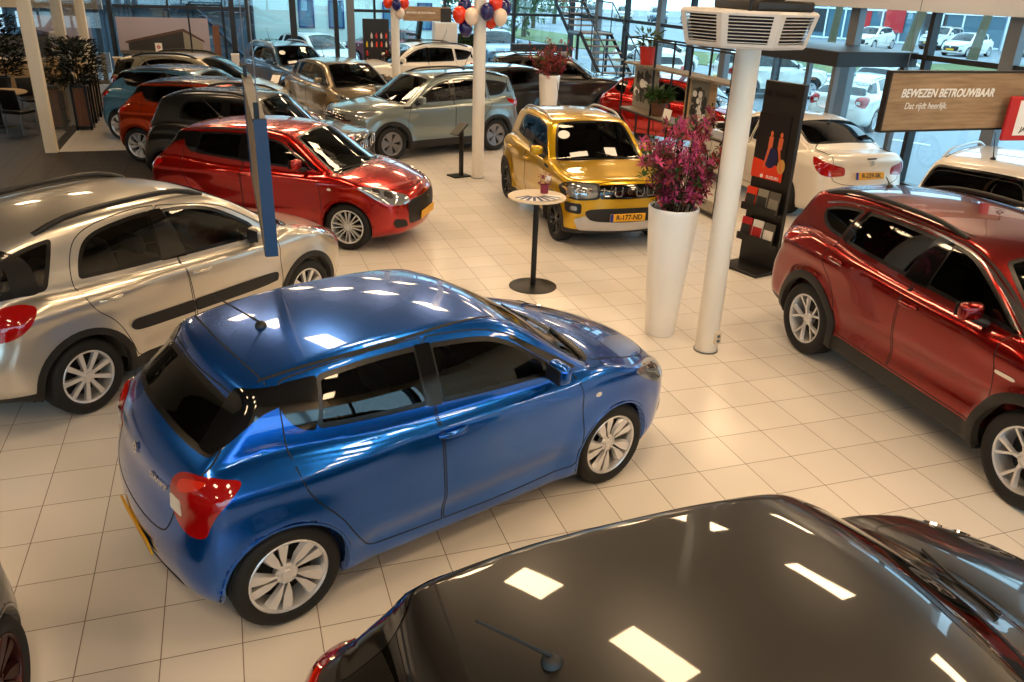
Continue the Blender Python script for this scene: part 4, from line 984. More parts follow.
def baleno_spec():
    S = mapspec(swift_spec(), [(-1.79,-1.93),(-1.6,-1.70),(-1.225,-1.26),(-.225,-.2),(.86,.93),(1.225,1.26),(2.06,2.06)], [(.19,.20),(.6,.60),(1.05,1.02),(1.495,1.475)], 1.005,
        (.80,1.18,31,1.06,1.0), (-1.72,1.15,60,1.05,1.02), W=1.745, wb=2.52, xf=2.06, xr=-1.93, H=1.48, R=.31, arch=.35, spokes='twin', ns=6)
    S['windows'] = S['windows'][:2] + [w for w in S['windows'][2:] if w.get('solid')][:2] + [dict(o=[(-1.10,1.03),(-1.08,1.2),(-1.06,1.33),(-1.25,1.30),(-1.38,1.22),(-1.40,1.12),(-1.25,1.05)], b=.025)]
    S['custom'] = [furnish(.62,.44,.95,.60,(1.1,1.02,.93))]
    return S
def van_spec():
    S = mapspec(swift_spec(), [(-1.79,-2.9),(-1.6,-2.75),(-1.225,-1.6),(-.225,.3),(.86,1.3),(1.225,1.6),(2.06,2.6)], [(.19,.25),(.6,.8),(1.05,1.25),(1.495,2.5)], 1.15,
        (1.45,1.65,48,1.4,1.2), (-2.85,1.7,85,1.8,1.2), W=2.02, wb=3.2, xf=2.6, xr=-2.9, H=2.52, R=.34, rim=.22, arch=.39, h=.05, low=True, res=.08,
        lower=[(2.4,.25),(2.58,.4),(2.6,.7),(2.52,.98),(2.2,1.12),(1.8,1.22),(.5,1.25),(-2.88,1.25),(-2.9,.8),(-2.88,.35),(-2.6,.28)],
        green=[(2.1,1.0),(1.9,1.25),(1.5,1.7),(1.15,2.1),(.9,2.4),(.5,2.5),(-2.7,2.5),(-2.86,2.42),(-2.89,1.2),(-2.7,.9,1),(1.9,.9,1)],
        gsec=[(.9,.97),(1.25,.96),(1.7,.93),(2.2,.86),(2.5,.78)], gplan=[(-2.9,1),(1,1),(2,.97)], bowgr=.02, windows=[dict(o=[(1.38,1.25),(1.1,1.6),(.98,1.85),(.45,1.85),(.45,1.25)], b=.03)],
        extra=[('tail_light','red',('diag',False,45),[(-.05,.9),(-.05,1.3),(.05,1.3),(.05,.9)],.004,.01),('headlight','lamp',('diag',True,45),[(-.2,.85),(-.2,1.0),(.2,1.1),(.2,.95)],.004,.012)], lines=[], custom=[])
    S['doors'] = []; S['mirror'] = (1.35,1.0,1.45); del S['antenna']; S['ditch'] = []; del S['bonnet']; del S['tailgate']
    S['seams'] = []
    return S
LAMP, SKY, EXPO = 25.0, 3.4, 0.32
LAMPS = []
for i_ in range(-6, 9):
    for j_ in range(-4, 4):
        x_, y_ = .10-.375*2.85*i_+.927*4.9*j_, -1.40+.927*2.85*i_+.375*4.9*j_
        if -4.4 < x_ < 8.9 and -12.3 < y_ < 22.2: LAMPS.append((x_, y_))
LAMPS += [(-8.3, 17.0), (-6.9, 18.2), (-8.3, 1.0), (-6.4, -4.2), (-7.8, -8.0)]  # the ones nearest the camera are added to brighten the lower left floor
# ------------------------------------------------------------------ scene helpers
def tag(o, label, cat, group=None, kind=None):
    if label: o['label'] = label
    if cat: o['category'] = cat
    if group: o['group'] = group
    if kind: o['kind'] = kind
    return o
def thing(name, label, cat, loc=(0, 0, 0), rz=0, group=None):
    o = bpy.data.objects.new(name, None); COL.objects.link(o); o.location = loc; o.rotation_euler = (0, 0, rz); o.empty_display_size = .2
    return tag(o, label, cat, group)
def struct(o): o['kind'] = 'structure'; return o
def dup(root, loc, rz, label, group=None):
    r = root.copy(); COL.objects.link(r); r.location = loc; r.rotation_euler = (0, 0, rz); r['label'] = label
    if group: r['group'] = group
    def rec(a, b):
        for ch in list(a.children):
            c = ch.copy(); COL.objects.link(c); c.parent = b; c.matrix_parent_inverse = ch.matrix_parent_inverse; rec(ch, c)
    rec(root, r); return r
R_ = random.Random(5)
# ------------------------------------------------------------------ materials of the place
pbr('white_paint', (.90,.88,.84), .45); pbr('cream', (.86,.80,.70), .5); pbr('black_metal', (.055,.055,.06), .4, .3); pbr('dark_board', (.075,.065,.06), .45)
pbr('frame_dark', (.13,.13,.14), .4, .3); pbr('frame_grey', (.42,.43,.44), .45, .3); pbr('ceiling_white', (.36,.33,.30), .7); pbr('fascia', (.74,.75,.77), .4)
pbr('planter_white', (.93,.92,.90), .3, 0, .3); pbr('soil', (.10,.07,.05), .9); pbr('red_pot', (.70,.13,.08), .5); pbr('stem', (.22,.14,.09), .8); pbr('leaf', (.16,.30,.08), .5); pbr('leaf_dark', (.045,.085,.035), .8)
pbr('pink', (.74,.26,.47), .6); pbr('pink_dark', (.52,.17,.27), .6); pbr('pink_red', (.62,.22,.20), .6); pbr('paper', (.93,.92,.90), .5); pbr('navy', (.08,.10,.30), .4); pbr('orange_red', (.88,.22,.08), .5)
pbr('balloon_navy', (.07,.08,.38), .25, 0, .5); pbr('balloon_red', (.93,.22,.08), .25, 0, .5); pbr('balloon_white', (.95,.86,.78), .3, 0, .4)
pbr('sign_red', (.72,.10,.12), .5); pbr('daylight_blue', (.10,.22,.36), .5); pbr('night', (.06,.05,.07), .4); pbr('skin_orange', (.85,.40,.22), .6); pbr('photo_grey', (.55,.53,.48), .6); pbr('photo_dark', (.16,.15,.14), .6); pbr('photo_mid', (.36,.34,.31), .6)
pbr('ochre', (.80,.60,.30), .55); pbr('asphalt', (.50,.52,.54), .8, bump=.3, bscale=90); pbr('road', (.44,.46,.48), .8); pbr('grass', (.36,.41,.22), .9, bump=.6, bscale=60); pbr('kerb', (.70,.71,.70), .8)
pbr('line_white', (.92,.93,.93), .7); pbr('house_wall', (.80,.86,.82), .8); pbr('house_frame', (.12,.26,.46), .5); pbr('house_glass', (.35,.50,.58), .1); pbr('bark', (.33,.30,.22), .9, bump=.8, bscale=25); pbr('hedge', (.10,.20,.08), .9)
pbr('far_glass', (.30,.42,.48), .1); pbr('far_frame', (.85,.88,.90), .5); pbr('far_dark', (.12,.14,.16), .4); pbr('tree_far', (.30,.38,.26), .9); pbr('step_wood', (.50,.44,.38), .5); pbr('steel_blue', (.16,.20,.25), .4, .5)
pbr('shed_blue', (.28,.36,.42), .6, .2); pbr('lilac', (.62,.58,.62), .5); pbr('far_wall', (.62,.74,.82), .8); pbr('yellow', (.9,.75,.1), .5); pbr('white_plastic', (.82,.80,.78), .45)
glass('pane', (.90,.96,.97)); glass('pane_clear', (.93,.95,.95))
def wood(name, c1, c2, scale=6, rough=.5, ax=(1, 12, 12)):
    m, nt, out = new_mat(name); b = nt.nodes.new('ShaderNodeBsdfPrincipled'); b.inputs['Roughness'].default_value = rough
    tc = nt.nodes.new('ShaderNodeTexCoord'); mp = nt.nodes.new('ShaderNodeMapping'); mp.inputs['Scale'].default_value = ax
    n = nt.nodes.new('ShaderNodeTexNoise'); n.inputs['Scale'].default_value = scale; n.inputs['Detail'].default_value = 4
    r = nt.nodes.new('ShaderNodeValToRGB'); r.color_ramp.elements[0].position = .3; r.color_ramp.elements[1].position = .7
    r.color_ramp.elements[0].color = lin(c1); r.color_ramp.elements[1].color = lin(c2)
    nt.links.new(tc.outputs['Object'], mp.inputs[0]); nt.links.new(mp.outputs[0], n.inputs['Vector']); nt.links.new(n.outputs['Fac'], r.inputs[0]); nt.links.new(r.outputs[0], b.inputs['Base Color']); nt.links.new(b.outputs[0], out.inputs[0])
    MATS[name] = m; return m
wood('wood_sign', (.52,.41,.29), (.66,.54,.41), 3, .5, (.8, 1, 9)); wood('wood_slat', (.34,.20,.12), (.46,.29,.18), 5, .6, (10, 10, 1)); wood('wood_light', (.66,.54,.38), (.76,.64,.48), 4, .5, (1, 8, 8))
wood('wood_grey', (.42,.38,.33), (.54,.50,.44), 3, .5, (9, 1, 1)); wood('wood_beam', (.24,.15,.10), (.36,.24,.16), 4, .5, (1, 10, 10))
def tile_mat(name, t, base, grout, rough=.22, gw=.004):
    m, nt, out = new_mat(name); N = nt.nodes.new; L = nt.links.new
    g = N('ShaderNodeNewGeometry'); sp = N('ShaderNodeSeparateXYZ'); L(g.outputs['Position'], sp.inputs[0])
    def math_(op, a, b=None):
        k = N('ShaderNodeMath'); k.operation = op
        for i, v in enumerate((a, b)):
            if v is None: continue
            if isinstance(v, (int, float)): k.inputs[i].default_value = v
            else: L(v, k.inputs[i])
        return k.outputs[0]
    ed = []; ids = []
    for ax in ('X', 'Y'):
        q = math_('DIVIDE', sp.outputs[ax], t); fr = math_('FRACT', math_('ADD', q, 1000.0)); ids.append(math_('FLOOR', math_('ADD', q, 1000.0)))
        ed.append(math_('MULTIPLY', math_('MINIMUM', fr, math_('SUBTRACT', 1.0, fr)), t))
    d = math_('MINIMUM', ed[0], ed[1]); mask = N('ShaderNodeMapRange'); mask.inputs['From Min'].default_value = gw*.4; mask.inputs['From Max'].default_value = gw; L(d, mask.inputs['Value'])
    cx = N('ShaderNodeCombineXYZ'); L(ids[0], cx.inputs[0]); L(ids[1], cx.inputs[1]); wn = N('ShaderNodeTexWhiteNoise'); wn.noise_dimensions = '2D'; L(cx.outputs[0], wn.inputs['Vector'])
    n = N('ShaderNodeTexNoise'); n.inputs['Scale'].default_value = 1.6; n.inputs['Detail'].default_value = 5
    v = math_('ADD', math_('MULTIPLY', wn.outputs['Value'], .5), math_('MULTIPLY', n.outputs['Fac'], .5))
    ra = N('ShaderNodeValToRGB'); ra.color_ramp.elements[0].color = lin([c*.955 for c in base]); ra.color_ramp.elements[1].color = lin([min(1, c*1.03) for c in base]); L(v, ra.inputs[0])
    mx = N('ShaderNodeMix'); mx.data_type = 'RGBA'; L(mask.outputs[0], mx.inputs[0]); mx.inputs[6].default_value = lin(grout); L(ra.outputs[0], mx.inputs[7])
    b = N('ShaderNodeBsdfPrincipled'); L(mx.outputs[2], b.inputs['Base Color']); b.inputs['Specular IOR Level'].default_value = .5
    rr = N('ShaderNodeMapRange'); rr.inputs['To Min'].default_value = .8; rr.inputs['To Max'].default_value = rough; L(mask.outputs[0], rr.inputs['Value']); L(rr.outputs[0], b.inputs['Roughness'])
    bp = N('ShaderNodeBump'); bp.inputs['Strength'].default_value = .5; bp.inputs['Distance'].default_value = .001; L(mask.outputs[0], bp.inputs['Height']); L(bp.outputs[0], b.inputs['Normal'])
    L(b.outputs[0], out.inputs[0]); MATS[name] = m
tile_mat('tiles', .415, (.895,.875,.85), (.46,.40,.34)); tile_mat('dark_tiles', .415, (.125,.105,.09), (.08,.07,.06), .5)
def emitter(name, col, s):
    m, nt, out = new_mat(name); e = nt.nodes.new('ShaderNodeEmission'); e.inputs[0].default_value = (*col, 1); e.inputs[1].default_value = s; nt.links.new(e.outputs[0], out.inputs[0]); MATS[name] = m
emitter('lamp_panel', (1.0, .69, .40), LAMP)

# ------------------------------------------------------------------ camera, world
cd = bpy.data.cameras.new('camera'); cam = bpy.data.objects.new('camera', cd); COL.objects.link(cam); SC.camera = cam
rgt, dwn, fwd = Vector((.94805178, -.31626021, .03431175)), Vector((-.09879368, -.39523408, -.91325234)), Vector((.30238655, .86242072, -.40594688))
M = Matrix((rgt, -dwn, -fwd)).transposed().to_4x4(); M.translation = Vector((-2.6839, -6.1105, 3.3477)); cam.matrix_world = M
cd.sensor_width = 36; cd.lens = 808.78*36/1024; cd.clip_end = 400
w = bpy.data.worlds.new('world'); SC.world = w; w.use_nodes = True; bg = w.node_tree.nodes['Background']; bg.inputs[0].default_value = (.50, .80, 1.0, 1); bg.inputs[1].default_value = SKY
SC.view_settings.view_transform = 'Standard'; SC.view_settings.look = 'None'; SC.view_settings.gamma = 1; SC.view_settings.use_curve_mapping = False; SC.view_settings.exposure = EXPO
SC.cycles.use_denoising = True; SC.cycles.max_bounces = 8; SC.cycles.transparent_max_bounces = 16; SC.cycles.caustics_reflective = False; SC.cycles.caustics_refractive = False; SC.cycles.sample_clamp_indirect = 6

# ------------------------------------------------------------------ the hall
XW, YB, XL, YF, HC = 9.4, 22.9, -14.0, -13.0, 5.6
struct(MB().box(((XL+XW)/2, (YF+YB)/2, -.15), (XW-XL+.4, YB-YF+.4, .30)).build('floor', 'tiles'))
f = MB(); f.box(((XL-3.0)/2, 7.9, .002), (-3.0-XL, 7.75, .008)); f.box(((XL-5.95)/2, 17.3, .002), (-5.95-XL, 11.1, .008)); struct(f.build('floor_dark', 'dark_tiles'))
struct(MB().box(((XL+XW)/2, (YF+YB)/2, HC+.1), (XW-XL+.4, YB-YF+.4, .2)).build('ceiling', 'ceiling_white'))
struct(MB().box((XL-.1, (-4+YB)/2, HC/2), (.2, YB+4, HC)).build('wall_left', 'cream')); struct(MB().box((XL-.1, (YF-4)/2, .35), (.2, -4-YF, .7)).build('wall_left_low', 'cream')); struct(MB().box((XL-.1, (YF-4)/2, 5.2), (.2, -4-YF, .8)).build('wall_left_lintel', 'cream'))
for i in range(4): struct(MB().box((XL-.1, YF+.1+i*2.96, 2.75), (.2, .14, 4.1)).build('trim_left_fill_%d' % i, 'frame_dark'))
for i in range(3): struct(MB().box((XL-.1, YF+.1+(i+.5)*2.96, 2.75), (.012, 2.84, 4.1)).build('window_left_fill_%d' % i, 'pane'))  # unseen left windows and their bars, added to let cool daylight in
struct(MB().box(((XL+XW)/2, YF-.1, .45), (XW-XL+.4, .2, .9)).build('wall_front', 'cream')); struct(MB().box(((XL+XW)/2, YF-.1, 5.15), (XW-XL+.4, .2, .9)).build('wall_front_lintel', 'cream'))
for i in range(9): struct(MB().box((XL+.2+i*(XW-XL-.4)/8, YF-.1, 2.8), (.14, .2, 3.8)).build('trim_front_%d' % i, 'frame_dark'))
for i in range(8): struct(MB().box((XL+.2+(i+.5)*(XW-XL-.4)/8, YF-.1, 2.8), ((XW-XL-.4)/8-.16, .012, 3.8)).build('window_front_%d' % i, 'pane'))
struct(MB().box((XW+.1, (YF+.5)/2-.2, HC/2), (.2, .5-YF-.4, HC)).build('wall_right', 'cream'))
struct(MB().box((XW-.05, (YB+.3)/2+.2, 4.36), (.5, YB-.3, 2.5)).build('wall_right_fascia', 'fascia'))
struct(MB().box((XL+4.0+.0, YB+.1, HC/2+1.05), (7.9, .2, 3.4)).build('wall_back', 'cream'))
struct(MB().box((XL+4.0, YB+.1, .45), (7.9, .2, .9)).build('wall_back_low', 'cream'))
struct(MB().box((1.7, YB+.1, 5.0), (15.4, .3, 1.2)).build('wall_back_lintel', 'fascia'))
# glazing: mullions, transoms and panes
k = 1
def mull(x, y, sx, sy, z0, z1, m='frame_dark'):
    global k
    struct(MB().box((x, y, (z0+z1)/2), (sx, sy, z1-z0)).build('trim_%d' % k, m)); k += 1
for x, wd, m in [(-5.85,.14,'frame_dark'),(-4.2,.06,'frame_dark'),(-2.33,.16,'frame_dark'),(-1.85,.13,'frame_dark'),(-.45,.20,'frame_dark'),(.92,.14,'frame_dark'),(1.40,.24,'frame_grey'),(2.2,.06,'frame_dark'),(4.6,.10,'frame_dark'),(7.1,.10,'frame_dark'),(9.3,.16,'frame_dark')]:
    mull(x, YB, wd, .16, 0, 4.5, m)
mull(-3.8, YB, 3.9, .09, 2.22, 2.31); mull(5.4, YB, 8.0, .09, 2.25, 2.34); mull(1.7, YB, 15.3, .12, 0, .10)
ys = [.6, 2.4, 4.45, 6.18, 8.2, 10.6, 12.8, 14.6, 16.4, 18.6, 20.8]
for i, y in enumerate(ys): mull(XW, y, .16, .26 if i % 2 == 0 else .10, 0, 3.2, 'frame_grey' if i % 2 == 0 else 'frame_dark')
mull(XW, 11.8, .10, 22.2, 2.30, 2.39); mull(XW, 11.8, .14, 22.2, 0, .10)
wn = 1
xs = [-5.85,-4.2,-2.33,-1.85,-.45,.92,1.40,2.2,4.6,7.1,9.3]
for a, b in zip(xs, xs[1:]): struct(MB().box(((a+b)/2, YB+.03, 2.3), (b-a-.04, .012, 4.4)).build('window_%d' % wn, 'pane')); wn += 1
for a, b in zip(ys, ys[1:]+[22.8]): struct(MB().box((XW+.03, (a+b)/2, 1.6), (.012, b-a-.04, 3.1)).build('window_%d' % wn, 'pane')); wn += 1
# ceiling lamps
for i, (x, y) in enumerate(LAMPS):
    t = thing('ceiling_light', 'long recessed lamp panel in a white frame on the ceiling', 'ceiling light', (x, y, HC), math.radians(22), 'ceiling lamp panels')
    b = MB(); s = .33
    for c, d in (((s, 0, -.02), (.04, 1.28, .04)), ((-s, 0, -.02), (.04, 1.28, .04)), ((0, s+.30, -.02), (.62, .04, .04)), ((0, -s-.30, -.02), (.62, .04, .04))): b.box(c, d)
    if i == 0: fr = b.build('lamp_frame', 'white_paint', t); gl = MB().box((0, 0, -.015), (.62, 1.22, .015)).build('lamp_panel', 'lamp_panel', t)
    else:
        for q in (fr, gl): c = q.copy(); COL.objects.link(c); c.parent = t
# columns
for n, (x, y) in enumerate([(1.655, .32), (1.55, 8.25), (1.60, 16.2)]):
    lb = ['white round column carrying the louvred heater beside the tall planter', 'white round column with balloons at the middle of the hall', 'white round column with balloons next to the dark brochure board'][n]
    t = thing('support_column', lb, 'column', (x, y, 0)); s_ = MB().lathe([(.109, 0), (.109, HC)], n=32).build('shaft', 'white_paint', t, True)
    MB().lathe([(.122, 0), (.122, .012), (.115, .014)], n=32).build('base_ring', 'frame_grey', t, True)
    if n == 0:
        sk = MB().rbox((.045, -.112, .17), (.075, .03, .13), .008).build('socket_box', 'cream', t); MB().lathe([(.001, .0), (.018, 0), (.018, -.004)], c=(.045, -.129, .195), n=12, axis='Y').build('socket', 'frame_grey', sk); MB().lathe([(.001, .0), (.018, 0), (.018, -.004)], c=(.045, -.129, .145), n=12, axis='Y').build('socket', 'frame_grey', sk)
# ------------------------------------------------------------------ cars
MATS['rim'] = MATS['rim_silver']
paint('blue', (.0,.36,.74), .8, .24); paint('black', (.03,.026,.024), .0, .35); paint('silver', (.80,.78,.74), .75, .28); paint('red_solid', (.66,.035,.006), .75, .25); paint('orange', (.74,.22,.01), .7, .25)
paint('grey_blue', (.50,.55,.55), .6, .28); paint('light_blue', (.32,.54,.68), .5, .36); paint('beige', (.56,.51,.42), .7, .28); paint('yellow_gold', (.80,.64,.02), .6, .28); paint('dark_red', (.50,.020,.006), .85, .25, .8)
paint('white', (.88,.86,.82), .0, .3); paint('suv_blue', (.16,.30,.42), .5, .36); paint('dark_grey', (.13,.12,.11), .5, .32); paint('pearl', (.90,.87,.82), .1, .3); paint('champagne', (.72,.68,.58), .4, .34); paint('wine', (.42,.10,.14), .3, .3); paint('steel', (.42,.50,.56), .5, .3)
T = {}
def kind(k):
    if k not in T: T[k] = build_type(globals()[k+'_spec']())
    return T[k]
NR = ('roof_panel',)
RIM_TWIN = wheel_meshes(dict(R=.305, rim=.222, tw=.195, spokes='twin', ns=8, dish=.02))[1]
P_ = lambda c, **k: dict(paint=MATS[c], **k)
BLK = lambda c, **k: dict(paint=MATS[c], **{'roof_panel:paint': MATS['black']}, **k)
G_ = 'cars on show in the hall'
place_car(kind('swift'), 'hatchback_car', 'bright blue hatchback in the middle of the tiled floor', 'car', (-1.74, -1.22), 19.2, P_('blue'), skip=NR)
place_car(kind('swift'), 'hatchback_car', 'black hatchback nearest the viewer, seen from above with its roof aerial', 'car', (-.97, -4.36), 3, P_('black'), skip=NR+('wing_mirror', 'mirror_foot'))
place_car(kind('swift'), 'hatchback_car', 'bright red hatchback behind the silver car with two-tone alloy wheels', 'car', (-2.0, 5.70), -31, P_('red_solid', **{'rim#mesh': RIM_TWIN}), skip=NR)
place_car(kind('swift'), 'hatchback_car', 'orange hatchback with black roof next to the white corner post', 'car', (-2.88, 10.74), -27, BLK('orange'))
place_car(kind('swift'), 'hatchback_car', 'light blue hatchback with black roof behind the orange one', 'car', (-3.4, 13.0), -28, BLK('light_blue'))
place_car(kind('sx4'), 'crossover_car', 'silver crossover with black roof rails and black side mouldings', 'car', (-3.58, 1.93), 41.3, P_('silver', **{'side_window:glass': MATS['glass_light'], 'windscreen:glass': MATS['glass_light']}))
place_car(kind('sx4'), 'crossover_car', 'beige crossover in front of the big building poster', 'car', (-3.3, 15.3), -25, P_('champagne'))
place_car(kind('ignis'), 'compact_car', 'black compact car with roof rails between the red and the orange hatchback', 'car', (-2.27, 8.38), -26, P_('black', rail_silver=MATS['plastic']), skip=('windscreen_sticker', 'price_card', 'plate_number', 'country_strip'))
place_car(kind('vitara'), 'suv_car', 'pale grey-blue suv behind the middle column', 'car', (1.22, 11.13), 197.7, P_('grey_blue', rim=MATS['rim_grey']))
place_car(kind('ignis'), 'compact_car', 'blue compact car by the back window with cards in its windscreen', 'car', (-.95, 18.9), -65, P_('suv_blue'), skip=('plate_number', 'country_strip'))
place_car(kind('vitara'), 'suv_car', 'dark brown suv behind the white planter near the stairs', 'car', (6.1, 15.8), -15, P_('dark_grey'))
place_car(kind('vitara'), 'suv_car', 'white suv behind the far column and the brochure board', 'car', (2.7, 19.3), 188, P_('white'))
place_car(kind('baleno'), 'hatchback_car', 'bronze beige hatchback with two cards in its windscreen', 'car', (0, 15.0), -72, P_('beige'))
place_car(kind('swift'), 'hatchback_car', 'black hatchback half hidden behind the pale grey-blue suv', 'car', (3.4, 13.8), 192, P_('black'), skip=NR)
place_car(kind('baleno'), 'hatchback_car', 'red hatchback behind the shelf rack', 'car', (7.35, 11.25), -55, P_('red_solid'))
place_car(kind('ignis'), 'compact_car', 'yellow compact crossover facing the viewer by the bar table', 'car', (2.36, 5.45), -92, P_('yellow_gold', rim=MATS['rim_black']))
place_car(kind('rav'), 'suv_car', 'dark red suv at the right with black wheel arches', 'car', (3.36, -1.35), -93.7, P_('dark_red'))
place_car(kind('sedan'), 'saloon_car', 'white saloon seen from behind next to the black brochure stand', 'car', (6.64, 6.2), 88, P_('pearl'))
place_car(kind('ignis'), 'compact_car', 'pale compact car with silver roof rails behind the dark red suv', 'car', (7.2, 1.95), 22.5, P_('pearl'), skip=('windscreen_sticker', 'price_card', 'plate_number', 'country_strip'))
# ------------------------------------------------------------------ plants
def leaf_quads(b, p, d, L, wd, rnd):
    """one narrow leaf of two bent quads"""
    d = Vector(d).normalized(); s = d.cross(Vector((rnd.uniform(-.3, .3), rnd.uniform(-.3, .3), 1))).normalized()*wd/2; up = s.cross(d).normalized()
    p = Vector(p); m = p+d*L*.5+up*L*.10; e = p+d*L
    b.add([p, m-s, e, m+s], [(0, 1, 2), (0, 2, 3)])
def bush(parent, n, rx, rz, z0, L, wd, mat, rnd, name='foliage', cols=None):
    b = MB()
    for _ in range(n):
        a = rnd.uniform(0, 2*PI); r = rx*math.sqrt(rnd.random()); z = z0+rz*rnd.random(); k = 1-.5*abs((z-z0)/rz-.55)
        p = (r*k*math.cos(a), r*k*math.sin(a), z); leaf_quads(b, p, (math.cos(a)+rnd.uniform(-.5, .5), math.sin(a)+rnd.uniform(-.5, .5), rnd.uniform(-.3, .9)), L*rnd.uniform(.7, 1.3), wd, rnd)
    return b.build(name, mat, parent)
def flower_planter(loc, label, mats, seed, spread, hgt, n, avoid=None):
    t = thing('flower_planter', label, 'planter', loc); rnd = random.Random(seed)
    MB().lathe([(.001, .0), (.135, 0), (.150, .02), (.175, .30), (.215, .85), (.248, 1.31), (.252, 1.36), (.245, 1.37), (.228, 1.36), (.22, 1.25), (.001, 1.25)], n=40).build('pot', 'planter_white', t, True, 50)
    MB().lathe([(.001, 1.275), (.12, 1.28), (.222, 1.265)], n=24).build('soil', 'soil', t, True)
    st = MB(); tips = []
    for i in range(26):
        a = rnd.uniform(0, 2*PI); r0 = .16*rnd.random(); r1 = spread*math.sqrt(rnd.random()); z = 1.26+hgt*rnd.uniform(.35, .95)
        p0 = Vector((r0*math.cos(a), r0*math.sin(a), 1.22)); p2 = Vector((r1*math.cos(a+rnd.uniform(-.5, .5)), r1*math.sin(a), z)); p1 = p0.lerp(p2, .5)+Vector((rnd.uniform(-.05, .05), rnd.uniform(-.05, .05), .08))
        if avoid and (p2.xy-Vector(avoid)).length < .17: continue
        st.tube([p0, p1, p2], [.006, .005, .003], 5); tips += [p2, p1.lerp(p2, .5), p1.lerp(p2, .2), p1, p0.lerp(p1, .6)]
    st.build('stems', 'stem', t)
    bs = [MB() for _ in mats]
    for i in range(n):
        c = rnd.choice(tips)+Vector((rnd.gauss(0, .05), rnd.gauss(0, .05), rnd.gauss(0, .05))); b = bs[i % len(bs)]
        if avoid and (c.xy-Vector(avoid)).length < .23: continue
        k = rnd.randint(5, 7); ax = Vector((rnd.gauss(0, .7), rnd.gauss(0, .7)-.4, .6)).normalized(); u = ax.orthogonal().normalized(); v = ax.cross(u); s = rnd.uniform(.045, .095)
        for q in range(k):
            a = 2*PI*q/k; d = u*math.cos(a)+v*math.sin(a)+ax*rnd.uniform(.1, .5); leaf_quads(b, c, d, s, s*.42, rnd)
    for b, m in zip(bs, mats): b.build('blossom', m, t)
    return t
flower_planter((1.40, .83, 0), 'tall white planter with a pink flowering plant beside the white column', ('pink', 'pink_dark', 'pink', 'stem', 'pink_red', 'leaf'), 3, .43, 1.02, 520, (.255, -.51))
flower_planter((4.55, 12.55, 0), 'distant white planter with red leaves behind the yellow car', ('pink_dark', 'pink_red', 'pink_red', 'leaf'), 8, .60, .95, 420)

# ------------------------------------------------------------------ louvred heater on the column
t = thing('ceiling_heater', 'white octagonal louvred fan heater hanging around the nearest column', 'heater', (1.575, .30, 2.91), math.radians(-120+22.5))
def octo(r, z): return [(r/math.cos(PI/8)*math.cos(PI/4*k), r/math.cos(PI/8)*math.sin(PI/4*k), z) for k in range(8)]
b = MB(); ra, rb = .495, .56
v = octo(ra-.02, 0)+octo(ra, .02)+octo(rb, .27)+octo(rb-.02, .29); f = [tuple(reversed(range(8))), tuple(range(24, 32))]
for L_ in (0, 2):
    for k in range(8): f.append((L_*8+k, L_*8+(k+1) % 8, L_*8+8+(k+1) % 8, L_*8+8+k))
b.add(v, f)
for k in range(8):   # corner posts and face frames
    a0, a1 = PI/4*k, PI/4*(k+1); A = Vector(octo(ra, .02)[k]); B_ = Vector(octo(ra, .02)[(k+1) % 8]); C_ = Vector(octo(rb, .27)[(k+1) % 8]); D_ = Vector(octo(rb, .27)[k])
    def q4(u0, u1, w0, w1):
        P = lambda u, w: (A.lerp(B_, u)).lerp(D_.lerp(C_, u), w); return [P(u0, w0), P(u1, w0), P(u1, w1), P(u0, w1)]
    for u0, u1, w0, w1 in ((0, .12, 0, 1), (.88, 1, 0, 1), (.12, .88, 0, .08), (.12, .88, .93, 1)): b.add(q4(u0, u1, w0, w1), [(0, 1, 2, 3)])
b.build('housing', 'white_plastic', t)
for k in range(8):
    A = Vector(octo(ra, .02)[k]); B_ = Vector(octo(ra, .02)[(k+1) % 8]); C_ = Vector(octo(rb, .27)[(k+1) % 8]); D_ = Vector(octo(rb, .27)[k]); nrm = ((A+B_)/2); nrm.z = 0; nrm.normalize()
    P = lambda u, w: (A.lerp(B_, u)).lerp(D_.lerp(C_, u), w)
    bk = MB().add([P(.12, .08)-nrm*.05, P(.88, .08)-nrm*.05, P(.88, .93)-nrm*.05, P(.12, .93)-nrm*.05], [(0, 1, 2, 3)]).build('louvre_backing', 'night', t)
    s = MB()
    for i in range(8):
        w0 = .10+i*.104; o0 = -nrm*.035; o1 = -nrm*.002
        s.add([P(.12, w0+.040)+o0, P(.88, w0+.040)+o0, P(.88, w0+.012)+o1, P(.12, w0+.012)+o1, P(.12, w0+.034)+o1, P(.88, w0+.034)+o1], [(0, 1, 2, 3), (3, 2, 5, 4), (4, 5, 1, 0)])
    s.build('louvre', 'white_plastic', bk)
b = MB().rbox((.12, .16, .75), (.16, .14, .95), .02).rbox((.32, .05, .72), (.10, .10, .9), .02); b.tube([(.45, -.2, .25), (.5, -.22, .5), (.40, -.1, .9), (.35, 0, 2.6)], .02, 8); b.build('flue_pipes', 'dark_board', t, True)
MB().rbox((.05, .1, .33), (.85, .5, .08), .02).build('mount_bracket', 'dark_board', t, True)

